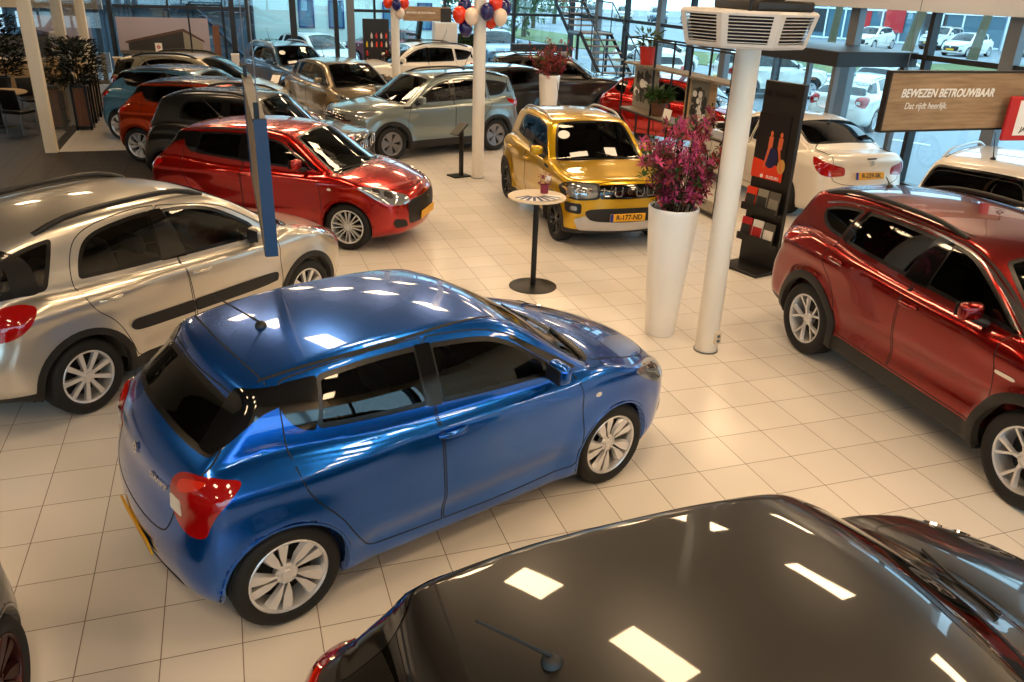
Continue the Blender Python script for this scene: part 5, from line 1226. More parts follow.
# ------------------------------------------------------------------ brochure stand
t = thing('brochure_stand', 'tall black brochure stand with a night poster next to the white saloon', 'stand', (3.705, 2.49, 0), math.radians(-75.5))
MB().rbox((0, .03, 1.18), (.60, .065, 2.34), .006, n=1).build('panel', 'dark_board', t); MB().rbox((0, -.10, .02), (.64, .52, .04), .008, n=1).build('base_plate', 'dark_board', t)
FR = ((0, -.004, 0), (1, 0, 0), (0, 0, 1), (0, -1, 0))
me = text_curve('SUZUKI', .075, .001, 1.25, 0, True); me.transform(Matrix.Translation((.04, -.006, 2.20)) @ Matrix.Rotation(PI/2, 4, 'X')); link('lettering', me, 'black_metal', t)
me = emblem_s(.09); me.transform(Matrix.Translation((-.215, -.004, 2.20)) @ Matrix.Rotation(PI/2, 4, 'X')); link('emblem', me, 'black_metal', t)
po = thing('poster', 'night poster with two figures and an orange band on the black stand', 'poster', (3.705, 2.49, 0), math.radians(-75.5))
px0, pz0, pw, ph = -.30, 1.17, .49, .80
MB().box((px0+pw/2, -.010, pz0+ph/2), (pw, .012, ph)).build('sheet', 'night', po)
def flat(name, poly, mat, par, y=-.017, d=.0015): return MB().prism(poly, ((0, y, 0), (1, 0, 0), (0, 0, 1), (0, -1, 0)), 0, d).build(name, mat, par)
flat('colour_band', [(px0, pz0), (px0+pw, pz0), (px0+pw, pz0+.17), (px0, pz0+.24)], 'orange_red', po)
def ell(cx, cz, rx, rz, n=18): return [(cx+rx*math.cos(2*PI*k/n), cz+rz*math.sin(2*PI*k/n)) for k in range(n)]
flat('picture_car', ell(-.03, 1.44, .10, .13), 'navy', po, -.0172); flat('picture_car', ell(.15, 1.36, .06, .09), 'ochre', po, -.0172)
for cx, s in ((-.06, 1), (.09, -1)):
    flat('picture_figure', [(cx-.035, 1.56), (cx+.03, 1.56), (cx+.035, 1.70), (cx-.03, 1.70)], 'skin_orange', po, -.0185); flat('picture_figure', ell(cx, 1.735, .022, .032, 10), 'skin_orange', po, -.0185)
    flat('picture_figure', [(cx-.03, 1.56), (cx+.01, 1.56), (cx-.05*s, 1.30), (cx-.075*s, 1.30)], 'skin_orange', po, -.0185)
me = text_curve('SUZUKI', .05, .0008, 1.15, 0, True); me.transform(Matrix.Translation((.045, -.020, 1.20)) @ Matrix.Rotation(PI/2, 4, 'X')); link('lettering', me, 'paper', po)
me = emblem_s(.055); me.transform(Matrix.Translation((-.125, -.019, 1.20)) @ Matrix.Rotation(PI/2, 4, 'X')); link('emblem', me, 'paper', po)
for z in (.76, .36): MB().box((0, -.085, z), (.56, .10, .012)).box((0, -.135, z+.045), (.56, .008, .09)).build('brochure_shelf', 'dark_board', t)
cols = [[('orange_red', 'photo_dark'), ('photo_grey', 'photo_dark'), ('photo_mid', 'photo_grey')], [('sign_red', 'photo_dark'), ('paper', 'sign_red'), ('photo_mid', 'paper')]]
names = [['brochure with an orange picture in the upper shelf of the black stand', 'grey brochure in the middle of the upper shelf of the black stand', 'grey landscape brochure at the end of the upper shelf nearest the dark red suv'], ['red brochure in the lower shelf of the black stand', 'white and red brochure in the middle of the lower shelf of the black stand', 'grey and white brochure at the end of the lower shelf nearest the dark red suv']]
for r, z in enumerate((.77, .37)):
    for i in range(3):
        br = thing('brochure', names[r][i], 'brochure', (3.705, 2.49, 0), math.radians(-75.5), 'brochures on the black stand')
        x = -.185+i*.185; c = cols[r][i]
        MB().box((x, -.085, z+.145), (.165, .012, .27), rx=-.12).build('cover', c[0], br); MB().box((x, -.095, z+.13), (.145, .006, .12), rx=-.12).build('cover_picture', c[1], br)

# ------------------------------------------------------------------ bar table
t = thing('bar_table', 'high round bar table on a black pole and disc foot beside the yellow car', 'table', (.57, 2.49, 0))
MB().lathe([(.001, .022), (.03, .022), (.27, .014), (.287, .008), (.287, 0)], n=40).build('base', 'black_metal', t, True); MB().lathe([(.033, .015), (.033, 1.08)], n=20).build('pole', 'black_metal', t, True)
MB().lathe([(.001, 1.075), (.30, 1.075), (.335, 1.085), (.335, 1.10), (.328, 1.104), (.001, 1.104)], n=44).build('tabletop', 'cream', t, True, 30)
for i in range(8):
    a = math.radians(-160+i*17); c = Vector((.57+.19*math.cos(a), 2.49+.19*math.sin(a), 1.108+i*.0022))
    fl = thing('leaflet', 'navy and white leaflet in the fan on the bar table', 'leaflet', c, a, 'leaflets fanned out on the bar table')
    if i == 0: q1 = MB().box((0, 0, 0), (.20, .10, .002)).build('sheet', 'paper', fl); q2 = MB().box((.0, -.033, .0014), (.20, .034, .001)).build('colour_bar', 'navy', fl)
    else:
        for q in (q1, q2): c2 = q.copy(); COL.objects.link(c2); c2.parent = fl
vz = thing('flower_pot', 'small pot with pink and white blooms on the bar table', 'flower pot', (.70, 2.60, 1.105)); MB().lathe([(.001, 0), (.045, 0), (.05, .10), (.044, .10), (.04, .02), (.001, .02)], n=18).build('pot', 'pink_dark', vz, True, 40)
bush(vz, 60, .06, .13, .09, .05, .02, 'pink_dark', R_, 'blossom'); MB().box((.03, -.02, .17), (.07, .02, .07), rz=.4, ry=.3).build('card', 'paper', vz)

# ------------------------------------------------------------------ rack with plants and photo boards
t = thing('shelf_rack', 'long open black metal rack with plants and photo boards behind the pink flowers', 'rack', (4.43, 4.75, 0)); b = MB()
for y in (0, 1.22, 2.44, 3.65):
    for x in (0, .36): b.box((x, y, 1.25), (.028, .028, 2.5))
    for z in (.06, 1.2, 2.02, 2.49): b.box((.18, y, z), (.36, .022, .022))
for z in (2.49, 1.2, .06):
    for x in (0, .36): b.box((x, 1.825, z), (.026, 3.65, .026))
b.build('frame', 'black_metal', t)
for z in (2.04, 1.22, .08): MB().box((.18, 1.825, z), (.38, 3.66, .035)).build('shelf', 'wood_grey', t)
def potted(name, label, loc, mat, r, h, n, L, seed):
    p = thing(name, label, 'plant', loc); MB().lathe([(.001, 0), (r*.78, 0), (r, h*.86), (r*1.08, h*.86), (r*1.08, h), (r*.96, h), (r*.9, h*.8), (.001, h*.8)], n=20).build('pot', mat, p, True, 40)
    bush(p, n, r*1.5, h*.9, h*.9, L, L*.35, 'leaf', random.Random(seed)); return p
potted('potted_plant', 'green plant in a red pot on the top of the rack', (4.55, 7.72, 2.06), 'red_pot', .15, .30, 90, .14, 1)
potted('potted_plant', 'bushy green plant in a brown pot on the middle shelf of the rack', (4.56, 7.15, 1.24), 'wood_slat', .14, .24, 190, .16, 2)
for y, w_, h_, nm, seed in ((8.0, .95, .74, 'large black and white photo board at the far end of the rack', 4), (6.05, .95, .74, 'sepia photo board leaning in the middle of the rack', 9)):
    p = thing('photo_board', nm, 'photo board', (4.72, y, 1.24), math.radians(-90)); rnd = random.Random(seed)
    MB().box((0, 0, h_/2), (w_, .02, h_)).build('board', 'photo_grey' if seed == 4 else 'wood_light', p); w2 = w_*.6 if seed == 9 else w_*.96
    MB().box((0, -.012, h_/2), (w2, .004, h_*.96)).build('photo', 'photo_grey', p)
    for i in range(34):
        cx, cz = rnd.uniform(-w2*.36, w2*.36), rnd.uniform(.15, h_-.14); MB().prism(ell(cx, cz, rnd.uniform(.05, w2*.13), rnd.uniform(.04, .11), 9), ((0, -.0142-i*.0003, 0), (1, 0, 0), (0, 0, 1), (0, -1, 0)), 0, .0003).build('photo_shape', rnd.choice(['photo_dark', 'photo_mid', 'photo_dark', 'paper']), p)
p = thing('info_card', 'small white card on the middle shelf of the rack', 'card', (4.50, 6.7, 1.24), math.radians(-90)); MB().box((0, 0, .09), (.26, .01, .18), rx=-.2).build('sheet', 'paper', p); MB().box((0, .03, .06), (.04, .05, .12)).build('foot', 'black_metal', p)

# ------------------------------------------------------------------ hanging boards
def wires(t, pts, z1):
    for x, y, z in pts: MB().tube([(x, y, z), (x, y, z1)], .004, 6).build('wire', 'frame_grey', t)
t = thing('hanging_sign', 'wooden hanging sign with white lettering above the pale crossover', 'sign', (3.90, 1.0, 2.02))
MB().box((1.05, .03, .30), (2.1, .06, .60)).build('board', 'wood_sign', t); b = MB()
for c, d in (((1.05, 0, .605), (2.14, .075, .022)), ((1.05, 0, -.005), (2.14, .075, .022)), ((-.01, 0, .30), (.022, .075, .62)), ((2.11, 0, .30), (.022, .075, .62))): b.box((c[0], c[1]+.03, c[2]), d)
b.build('frame', 'dark_board', t)
me = text_curve('BEWEZEN BETROUWBAAR', .122, .002, .86, .22, True); me.transform(Matrix.Translation((.80, -.004, .385)) @ Matrix.Rotation(PI/2, 4, 'X')); link('lettering', me, 'paper', t)
me = text_curve('Dat rijdt heerlijk.', .095, .002, .88, .22); me.transform(Matrix.Translation((.53, -.004, .255)) @ Matrix.Rotation(PI/2, 4, 'X')); link('lettering', me, 'paper', t)
wires(t, [(.2, .03, .6), (1.9, .03, .6)], HC-2.02)
t = thing('hanging_sign', 'red framed sign with a white centre at the end of the wooden sign', 'sign', (5.50, .90, 1.90), math.radians(-4))
MB().rbox((.55, 0, .24), (1.1, .05, .48), .012, n=1).build('frame', 'sign_red', t); MB().box((.58, -.027, .25), (.92, .006, .38)).build('panel', 'paper', t)
me = text_curve('6', .30, .002, 1, 0, True); me.transform(Matrix.Translation((.30, -.031, .29)) @ Matrix.Rotation(PI/2, 4, 'X')); link('lettering', me, 'dark_board', t)
me = text_curve('JAAR', .075, .002, 1.1, .2, True); me.transform(Matrix.Translation((.29, -.031, .125)) @ Matrix.Rotation(PI/2, 4, 'X')); link('lettering', me, 'dark_board', t)
wires(t, [(.15, 0, .48), (.95, 0, .48)], HC-1.9)
t = thing('hanging_sign', 'hanging board seen edge on with daylight painted blue on its end between silver and red car', 'sign', (-2.53, -1.10, 1.75))
MB().box((.0, 1.15, .405), (.055, 2.26, .80)).build('board', 'wood_sign', t); MB().box((.005, .0, .405), (.075, .03, .83)).build('end_strip', 'daylight_blue', t); MB().box((0, 2.30, .405), (.075, .03, .83)).build('end_strip', 'daylight_blue', t)  # board ends coloured blue for the daylight falling on them
b = MB(); b.box((0, 1.15, .81), (.075, 2.3, .02)); b.box((0, 1.15, .0), (.075, 2.3, .02)); b.build('frame', 'dark_board', t)
b = MB().box((-.01, .05, .86), (.03, .05, .10)); b.box((-.01, 2.2, .86), (.03, .05, .10)); b.build('bracket', 'black_metal', t); wires(t, [(0, .05, .9), (0, 2.2, .9)], HC-1.75)

# ------------------------------------------------------------------ price stands
def price_stand(loc, rz, label, card):
    t = thing('price_stand', label, 'stand', loc, rz); MB().rbox((0, 0, .012), (.30, .36, .024), .006, n=1).build('base_plate', 'black_metal', t); MB().rbox((0, .05, .42), (.10, .05, .82), .01, n=1).build('post', 'black_metal', t)
    MB().rbox((0, .0, .86), (.26, .025, .30), .006, rx=-.85, n=1).build('display_plate', 'black_metal', t)
    if card: MB().box((0, -.022, .875), (.21, .006, .26), rx=-.85).build('sheet', 'paper', t)
price_stand((1.24, 8.42, 0), math.radians(-72), 'black price stand beside the middle column', False)
price_stand((-1.5, 16.2, 0), math.radians(-25), 'black price stand with a white card in front of the blue suv', True)

# ------------------------------------------------------------------ balloons
def balloon(c, mat, nm, label, grp):
    t = thing('balloon', label, 'balloon', c, 0, grp); prof = []
    for k in range(15):
        a = PI*k/14; r = .120*math.sin(a)*(1-.10*math.cos(a)*-1 if False else 1); z = -.145*math.cos(a); prof.append((max(.001, r*(1+.10*(z/.145))), z))
    MB().lathe(prof, n=22).build('skin', mat, t, True); MB().lathe([(.001, -.143), (.008, -.15), (.014, -.163), (.001, -.160)], n=8).build('knot', mat, t)
M3 = {'n': ('balloon_navy', 'navy blue'), 'r': ('balloon_red', 'orange red'), 'w': ('balloon_white', 'cream white')}
for grp, lst in (('balloons on the middle column', [(-.26, .06, 2.93, 'n', 'left of the shaft, highest of its bunch'), (-.37, -.02, 2.80, 'r', 'left of the shaft, outermost of its bunch'), (-.19, -.12, 2.78, 'w', 'left of the shaft, in front of its bunch'), (-.25, .02, 2.58, 'n', 'left of the shaft, hanging lowest'), (-.10, .16, 2.80, 'r', 'left of the shaft, tucked behind the white one'),
        (.06, -.20, 2.86, 'n', 'in front of the shaft'), (.24, -.12, 3.00, 'r', 'right of the shaft, highest of its bunch'), (.30, -.20, 2.78, 'w', 'right of the shaft, in front of its bunch'), (.20, .02, 2.72, 'r', 'right of the shaft, hanging lowest'), (.44, .0, 2.92, 'n', 'right of the shaft, the outermost'), (.33, .12, 3.02, 'w', 'right of the shaft, at the back')]),):
    for x, y, z, m, wh in lst: balloon((1.55+x, 8.25+y, z), M3[m][0], m, '%s balloon on the middle column, %s' % (M3[m][1], wh), grp)
for x, y, z, m, wh in [(-.18, -.02, 2.74, 'r', 'at its left'), (.0, -.24, 2.70, 'n', 'in front of it'), (.24, -.06, 2.74, 'r', 'at its right'), (.10, -.16, 2.50, 'w', 'hanging lowest'), (.05, .22, 2.86, 'w', 'behind it')]: balloon((1.60+x, 16.2+y, z), M3[m][0], m, '%s balloon on the far column, %s' % (M3[m][1], wh), 'balloons on the far column')

# ------------------------------------------------------------------ stairs
t = thing('staircase', 'open steel staircase with grey wooden treads in the glass corner', 'staircase', (8.30, 16.75, 0)); rise, run = .175, .266; b = MB(); pts = []
for n in range(11):
    MB().rbox((.53, .10+n*run, rise*(n+1)-.02), (1.0, .29, .045), .006, n=1).build('tread', 'step_wood', t)
MB().rbox((.53, .10+11*run+.40, 1.905), (1.06, 1.05, .05), .006, n=1).build('landing', 'step_wood', t); y2 = .10+11*run+.92
for n in range(9): MB().rbox((.53, y2+.14+n*run, 1.93+rise*(n+1)-.02), (1.0, .29, .045), .006, n=1).build('tread', 'step_wood', t)
for x in (0, 1.06):
    b = MB(); y1 = .10+11*run-.12
    for (a, za), (c, zc) in (((-.1, -.0), (y1, 1.90)), ((y1, 1.88), (y2, 1.88)), ((y2, 1.90), (y2+2.5, 3.55))): b.tube([(x, a, za+.0), (x, c, zc)], .07, 4)
    b.build('stringer', 'steel_blue', t); h = MB()
    h.tube([(x, -.05, .95), (x, y1, 2.83), (x, y2, 2.85), (x, y2+2.4, 4.5)], .022, 8)
    for a, za in ((0, 0), (1.0, .62), (2.0, 1.25), (y1, 1.88), (y2, 1.9), (y2+1.2, 2.65)): h.tube([(x, a, za), (x, a, za+.95)], .018, 6)
    h.build('handrail', 'steel_blue', t, True)
for x, y, z in ((0, y1+.2, 1.85), (1.06, y1+.2, 1.85)): MB().tube([(x, y, 0), (x, y, z)], .05, 8).build('landing_post', 'steel_blue', t)

# ------------------------------------------------------------------ back of the hall: boards and furniture
t = thing('brochure_board', 'tall dark board dotted with coloured items beside the far column', 'board', (1.82, 20.5, 0)); MB().box((0, 0, 1.08), (.80, .10, 2.16)).build('panel', 'dark_board', t)
rnd = random.Random(2); cl = ['paper', 'ochre', 'yellow', 'sign_red', 'wood_light', 'orange_red', 'photo_mid', 'white_plastic']
for r in range(6):
    for c in range(5):
        if rnd.random() < .28: continue
        o = thing('bottle', 'small coloured bottle hung on the tall dark board', 'bottle', (1.82-.30+c*.15, 20.42, .35+r*.25), 0, 'items on the dark board'); m = rnd.choice(cl)
        MB().lathe([(.001, 0), (.028, 0), (.03, .10), (.012, .14), (.012, .17), (.001, .17)], n=10).build('body', m, o, True); MB().lathe([(.014, .165), (.014, .185), (.001, .185)], n=8).build('cap', 'black_metal', o)
t = thing('hanging_sign', 'small wooden sign with a photo at the back window', 'sign', (2.70, 20.6, 2.12)); MB().box((.75, 0, .21), (1.5, .05, .42)).build('board', 'wood_sign', t); MB().box((1.36, -.03, .18), (.34, .02, .40)).build('photo', 'photo_dark', t)
me = text_curve('BEWEZEN BETROUWBAAR', .075, .002, 1, .2, True); me.transform(Matrix.Translation((.55, -.028, .24)) @ Matrix.Rotation(PI/2, 4, 'X')); link('lettering', me, 'paper', t); wires(t, [(.2, 0, .42), (1.3, 0, .42)], HC-2.12)
t = thing('office_cabinet', 'pale grey tall cabinet behind the white suv', 'cabinet', (4.05, 20.7, 0))
MB().rbox((0, 0, 1.05), (.74, .40, 2.1), .01, n=1).build('body', 'far_frame', t); MB().rbox((-.185, -.205, 1.05), (.355, .02, 2.02), .006, n=1).build('door', 'white_plastic', t); MB().rbox((.185, -.205, 1.05), (.355, .02, 2.02), .006, n=1).build('door', 'white_plastic', t)
t = thing('green_wall', 'upright panel of living green plants next to the grey cabinet', 'plant wall', (4.72, 20.5, 0)); MB().box((0, .05, .9), (.54, .08, 1.75)).build('panel', 'leaf_dark', t); b = MB()
for i in range(420): leaf_quads(b, (rnd.uniform(-.27, .27), 0, rnd.uniform(.1, 1.75)), (rnd.uniform(-.6, .6), -1, rnd.uniform(-.9, .3)), .10, .05, rnd)
b.build('foliage', 'leaf', t)
t = thing('high_chair', 'black high seat on a pole behind the white suv', 'seat', (3.15, 21.3, 0)); MB().rbox((0, 0, 1.50), (.48, .48, .12), .05).rbox((.20, 0, 1.82), (.12, .44, .60), .05, ry=.15).rbox((.26, 0, 2.16), (.09, .24, .16), .04).build('cushion', 'black_metal', t, True); MB().lathe([(.24, 0), (.22, .03), (.04, .05), (.035, 1.45)], n=16).build('pole', 'frame_grey', t, True); MB().rbox((-.02, .26, 1.68), (.32, .05, .05), .02).rbox((-.02, -.26, 1.68), (.32, .05, .05), .02).build('armrest', 'black_metal', t)
t = thing('display_counter', 'low wooden display counter with dark shelves by the stairs', 'counter', (6.9, 19.6, 0)); b = MB()
for z in (.05, .75, 1.28): b.box((0, 0, z), (1.9, .5, .06))
for x in (-.93, 0, .93): b.box((x, 0, .66), (.06, .5, 1.26))
b.build('frame', 'wood_light', t); MB().rbox((0, .02, 1.45), (1.9, .3, .22), .03).build('display_panel', 'dark_board', t); MB().box((0, .23, .66), (1.84, .03, 1.2)).build('back_panel', 'dark_board', t)
# poster of a building, ledge and leaning frames
t = thing('building_poster', 'large lilac poster of a showroom building at the back left window', 'poster', (-4.38, 22.55, 0)); MB().box((0, 0, 1.44), (2.62, .03, 1.06)).build('panel', 'lilac', t)
def fl2(name, poly, mat, y=-.0165, par=t): return MB().prism(poly, ((0, y, 0), (1, 0, 0), (0, 0, 1), (0, -1, 0)), 0, .0015).build(name, mat, par)
fl2('picture_building', [(-1.05, .98), (.55, .98), (.55, 1.66), (-1.05, 1.30)], 'photo_dark'); fl2('picture_roof', [(-1.12, 1.28), (.58, 1.66), (1.15, 1.32), (1.15, 1.26), (.55, 1.58), (-1.12, 1.22)], 'wood_beam', -.018)
fl2('picture_building', [(.55, 1.0), (1.1, 1.0), (1.1, 1.26), (.55, 1.58)], 'photo_grey'); fl2('picture_ground', [(-1.31, .91), (1.31, .91), (1.31, 1.02), (-1.31, 1.02)], 'photo_mid', -.0178); fl2('picture_sign', [(-.30, .98), (-.10, .98), (-.10, 1.24), (-.30, 1.24)], 'paper', -.0192)
me = emblem_s(.13); me.transform(Matrix.Translation((-.20, -.0205, 1.12)) @ Matrix.Rotation(PI/2, 4, 'X') @ Matrix.Scale(.3, 4, (0, 0, 1))); link('picture_emblem', me, 'sign_red', t); MB().box((0, .1, .5), (2.5, .06, 1.0)).build('stand', 'frame_dark', t)
t = thing('low_partition', 'low beige partition under the building poster', 'partition', (-4.4, 21.6, 0)); MB().rbox((0, 0, .45), (2.8, .10, .86), .01, n=1).build('panel', 'wood_light', t); MB().rbox((0, 0, .89), (2.86, .16, .03), .006, n=1).build('top_cap', 'cream', t)
t = thing('leaning_board', 'narrow brown board leaning at the back window', 'board', (-2.86, 22.6, 0)); MB().box((0, 0, .9), (.20, .05, 1.75)).build('panel', 'wood_slat', t); MB().box((0, -.1, .02), (.3, .35, .04)).build('foot', 'black_metal', t)
t = thing('archway_frame', 'open black frame standing in front of the building poster', 'frame', (-3.1, 21.95, 0)); b = MB(); b.box((-.5, 0, 1.2), (.05, .05, 2.4)); b.box((.5, 0, 1.2), (.05, .05, 2.4)); b.box((0, 0, 2.38), (1.0, .05, .05)); b.box((0, 0, .03), (1.0, .3, .06)); b.build('frame', 'black_metal', t); MB().box((0,0,.09),(.9,.22,.06)).build('step_plate','dark_board',t)
t = thing('white_box', 'plain white box by the back window mullion', 'box', (-2.36, 22.3, 0)); MB().rbox((0, 0, .47), (.24, .30, .92), .01, n=1).build('body', 'white_plastic', t); MB().rbox((0, 0, .945), (.26, .32, .03), .006, n=1).build('lid', 'cream', t)

# ------------------------------------------------------------------ office partition on the left
for i, y in enumerate((11.78, 15.05, 18.4)):
    t = thing('partition_post', ['thick cream corner post standing on the edge of the dark floor', 'cream post behind the wooden planter boxes', 'cream post nearest the building poster'][i], 'post', (-6.05, y, 0))
    MB().rbox((0, 0, 1.48), (.21, .21, 2.96), .008, n=1).build('shaft', 'cream', t); MB().rbox((.0, .14, 1.48), (.06, .05, 2.94), .005, n=1).build('glazing_bead', 'frame_dark', t)
t = thing('partition_beam', 'brown slatted beam over the cream posts', 'beam', (-6.05, 15.4, 2.98)); MB().box((0, 0, .24), (.26, 7.6, .48)).build('beam', 'wood_beam', t); b = MB()
for i in range(50): b.box((.14, -3.7+i*.15, .24), (.03, .06, .46))
b.build('slats', 'wood_slat', t)
for i, (a, c) in enumerate(((11.9, 14.93), (15.17, 18.28))): struct(MB().box((-6.05, (a+c)/2, 1.48), (.012, c-a, 2.94)).build('window_%d' % (60+i), 'pane_clear'))
struct(MB().box((-6.05, 20.7, 1.48), (.012, 4.3, 2.94)).build('window_62', 'pane_clear'))
def wood_box(loc, label, seed, n, w_=.36, m='wood_slat'):
    t = thing('wooden_planter', label, 'planter', loc); b = MB()
    for s in (-1, 1):
        for q in (-1, 1): b.box((s*.14, q*(w_/2), .46), (.05, .05, .92))
    b.box((0, 0, .93), (.33, w_+.05, .04)); b.box((0, 0, .06), (.33, w_+.05, .05)); b.build('frame', 'black_metal', t); MB().box((0, 0, .50), (.26, w_-.02, .84)).build('box', m, t)
    if n: bush(t, n, .52, .95, .92, .15, .06, 'leaf_dark', random.Random(seed)); MB().tube([(0, 0, .9), (.02, .03, 1.4), (0, .05, 1.8)], .02, 6).build('stem', 'stem', t)
wood_box((-5.78, 14.45, 0), 'slatted wooden planter with a dark green plant inside the glass partition', 5, 1100)
wood_box((-5.80, 15.4, 0), 'pale wooden box without a plant behind the green planter', 6, 0, .36, 'wood_light'); wood_box((-5.80, 16.3, 0), 'pale wooden box farther along the partition by the light blue hatchback', 7, 0, .36, 'wood_light')
t = thing('round_table', 'round light wood table at the left edge in the dark office', 'table', (-7.55, 14.95, 0)); MB().lathe([(.001, .72), (.62, .72), (.64, .735), (.62, .755), (.001, .755)], n=36).build('tabletop', 'wood_light', t, True, 30); MB().lathe([(.30, 0), (.28, .03), (.05, .05), (.05, .72)], n=20).build('foot', 'black_metal', t, True)
def chair(loc, rz, label, grp='dark chairs in the office'):
    t = thing('office_chair', label, 'chair', loc, rz, grp); MB().rbox((0, 0, .46), (.46, .46, .07), .03).build('seat', 'black_metal', t, True); MB().rbox((0, .21, .72), (.44, .05, .42), .025, rx=-.12).build('backrest', 'black_metal', t, True)
    for sx in (-1, 1):
        for sy in (-1, 1): MB().tube([(sx*.18, sy*.18, .44), (sx*.21, sy*.22, 0)], .014, 6).build('leg', 'frame_grey', t)
chair((-6.95, 14.0, 0), 2.6, 'dark chair at the round table nearest the corner post'); chair((-8.2, 14.1, 0), -2.2, 'dark chair at the round table, left of it'); chair((-7.0, 15.9, 0), .6, 'dark chair between round table and planter boxes'); chair((-7.05, 18.0, 0), .3, 'dark chair in front of the pale counter')
t = thing('indoor_plant', 'large dark bushy plant at the left edge of the office', 'plant', (-8.4, 19.2, 0)); MB().lathe([(.001, 0), (.26, 0), (.32, .6), (.29, .6), (.27, .5), (.001, .5)], n=24).build('pot', 'dark_board', t, True, 40); bush(t, 1400, .75, 1.5, .6, .20, .06, 'leaf_dark', random.Random(31)); MB().tube([(0, 0, .5), (.03, 0, 1.2), (0, .05, 1.9)], .03, 6).build('stem', 'stem', t)
t = thing('reception_counter', 'pale wooden counter under the office window', 'counter', (-7.8, 21.4, 0)); MB().rbox((0, 0, .42), (2.3, .6, .82), .01, n=1).build('body', 'wood_light', t); MB().rbox((0, 0, .85), (2.4, .7, .04), .01, n=1).build('worktop', 'cream', t)
t = thing('grey_divider', 'dark grey divider behind the pale counter', 'divider', (-7.9, 22.2, 0)); MB().rbox((0, 0, .72), (2.6, .06, 1.42), .01, n=1).build('panel', 'frame_grey', t); MB().rbox((0, 0, 1.44), (2.64, .08, .04), .006, n=1).build('top_rail', 'frame_dark', t)
t = thing('floor_lamp', 'floor lamp with a cream shade among the office plants', 'lamp', (-6.6, 17.6, 0)); MB().lathe([(.001, 1.52), (.10, 1.52), (.14, 1.72), (.09, 1.84), (.001, 1.85)], n=20).build('lamp_shade', 'paper', t, True); MB().tube([(0, 0, .02), (0, 0, 1.55)], .015, 8).build('pole', 'black_metal', t); MB().lathe([(.001, .03), (.16, .03), (.17, 0)], n=20).build('base', 'black_metal', t, True)
t = thing('room_sign', 'small brown sign with black signs hanging over the office', 'sign', (-6.7, 20.6, 2.08)); MB().box((0, 0, .12), (.52, .04, .30)).build('board', 'wood_light', t)
me = text_curve('WC', .14, .002, 1, 0, True); me.transform(Matrix.Translation((-.05, -.023, .13)) @ Matrix.Rotation(PI/2, 4, 'X')); link('lettering', me, 'dark_board', t); wires(t, [(-.2, 0, .27), (.2, 0, .27)], HC-2.08)
# entrance portal by the right-hand glazing
t = thing('entrance_portal', 'brown flat-topped entrance portal by the right windows', 'portal', (8.55, 7.9, 0)); b = MB().rbox((0, 0, 2.28), (1.8, 2.9, .26), .012, n=1); b.build('top_box', 'dark_board', t)
for x, y in ((-.8, -1.35), (-.8, 1.35), (.72, -1.35), (.72, 1.35)): MB().box((x, y, 1.08), (.10, .10, 2.16)).build('post', 'frame_grey', t)
for y in (-1.35, 1.35): MB().box((-.04, y, 1.1), (1.42, .012, 2.1)).build('glass_side', 'pane_clear', t)

# ------------------------------------------------------------------ outdoors
struct(MB().box((20, 45, -.25), (220, 150, .2)).build('ground_outdoor', 'asphalt'))
GZ = -.15
tag(MB().prism([(20, 31), (23.4, 26.6), (30, 26.4), (40, 25.5), (70, 22), (70, 28), (44, 31.5), (27.3, 33.5), (24, 40), (21, 60), (15, 60), (17, 42)], ((0, 0, GZ), (1, 0, 0), (0, 1, 0), (0, 0, 1)), 0, .04).build('grass_verge', 'grass'), None, None, None, 'stuff')
struct(MB().tube([(20, 30.8, GZ+.05), (23.4, 26.4, GZ+.05), (30, 26.2, GZ+.05), (40, 25.3, GZ+.05), (70, 21.8, GZ+.05)], .09, 6).build('trim_kerb', 'kerb'))
for i in range(7): struct(MB().box((13.4+i*.75, 12.6-i*1.65, GZ+.006), (.12, 1.0, .012), rz=.42).build('road_line_%d' % (i+1), 'line_white'))
# house with blue window frames
t = thing('house', 'pale green rendered house with blue framed windows outside', 'house', (0, 33, GZ)); MB().box((1.2, 2.5, 4), (11.5, 5, 8)).build('wall', 'house_wall', t)
for x, n in ((.90, 0), (2.20, 1), (4.6, 2), (6.2, 3)):
    w_ = MB(); z0, z1 = 1.36, 2.44
    for c, d in (((x-.31, -.02, 1.9), (.07, .08, 1.1)), ((x+.31, -.02, 1.9), (.07, .08, 1.1)), ((x, -.02, z0), (.69, .08, .07)), ((x, -.02, z1), (.69, .08, .07))): w_.box(c, d)
    wf = w_.build('window_frame', 'house_frame', t); MB().box((x, -.005, 1.9), (.56, .03, 1.02)).build('glass', 'house_glass', wf)
MB().box((1.2, -.03, .2), (11.5, .08, .4)).build('plinth', 'frame_grey', t)
t = thing('hedge', 'clipped dark green hedge in front of the pale house', 'hedge', (-.3, 31.3, GZ)); MB().rbox((0, 0, .45), (2.2, .8, .9), .2).build('core', 'leaf_dark', t, True); b = MB(); rnd = random.Random(12)
for i in range(900): leaf_quads(b, (rnd.uniform(-1.1, 1.1), rnd.uniform(-.42, .42), rnd.uniform(.0, .92)), (rnd.uniform(-1, 1), rnd.uniform(-1, .4), rnd.uniform(-.3, 1)), .12, .05, rnd)
b.build('foliage', 'hedge', t)
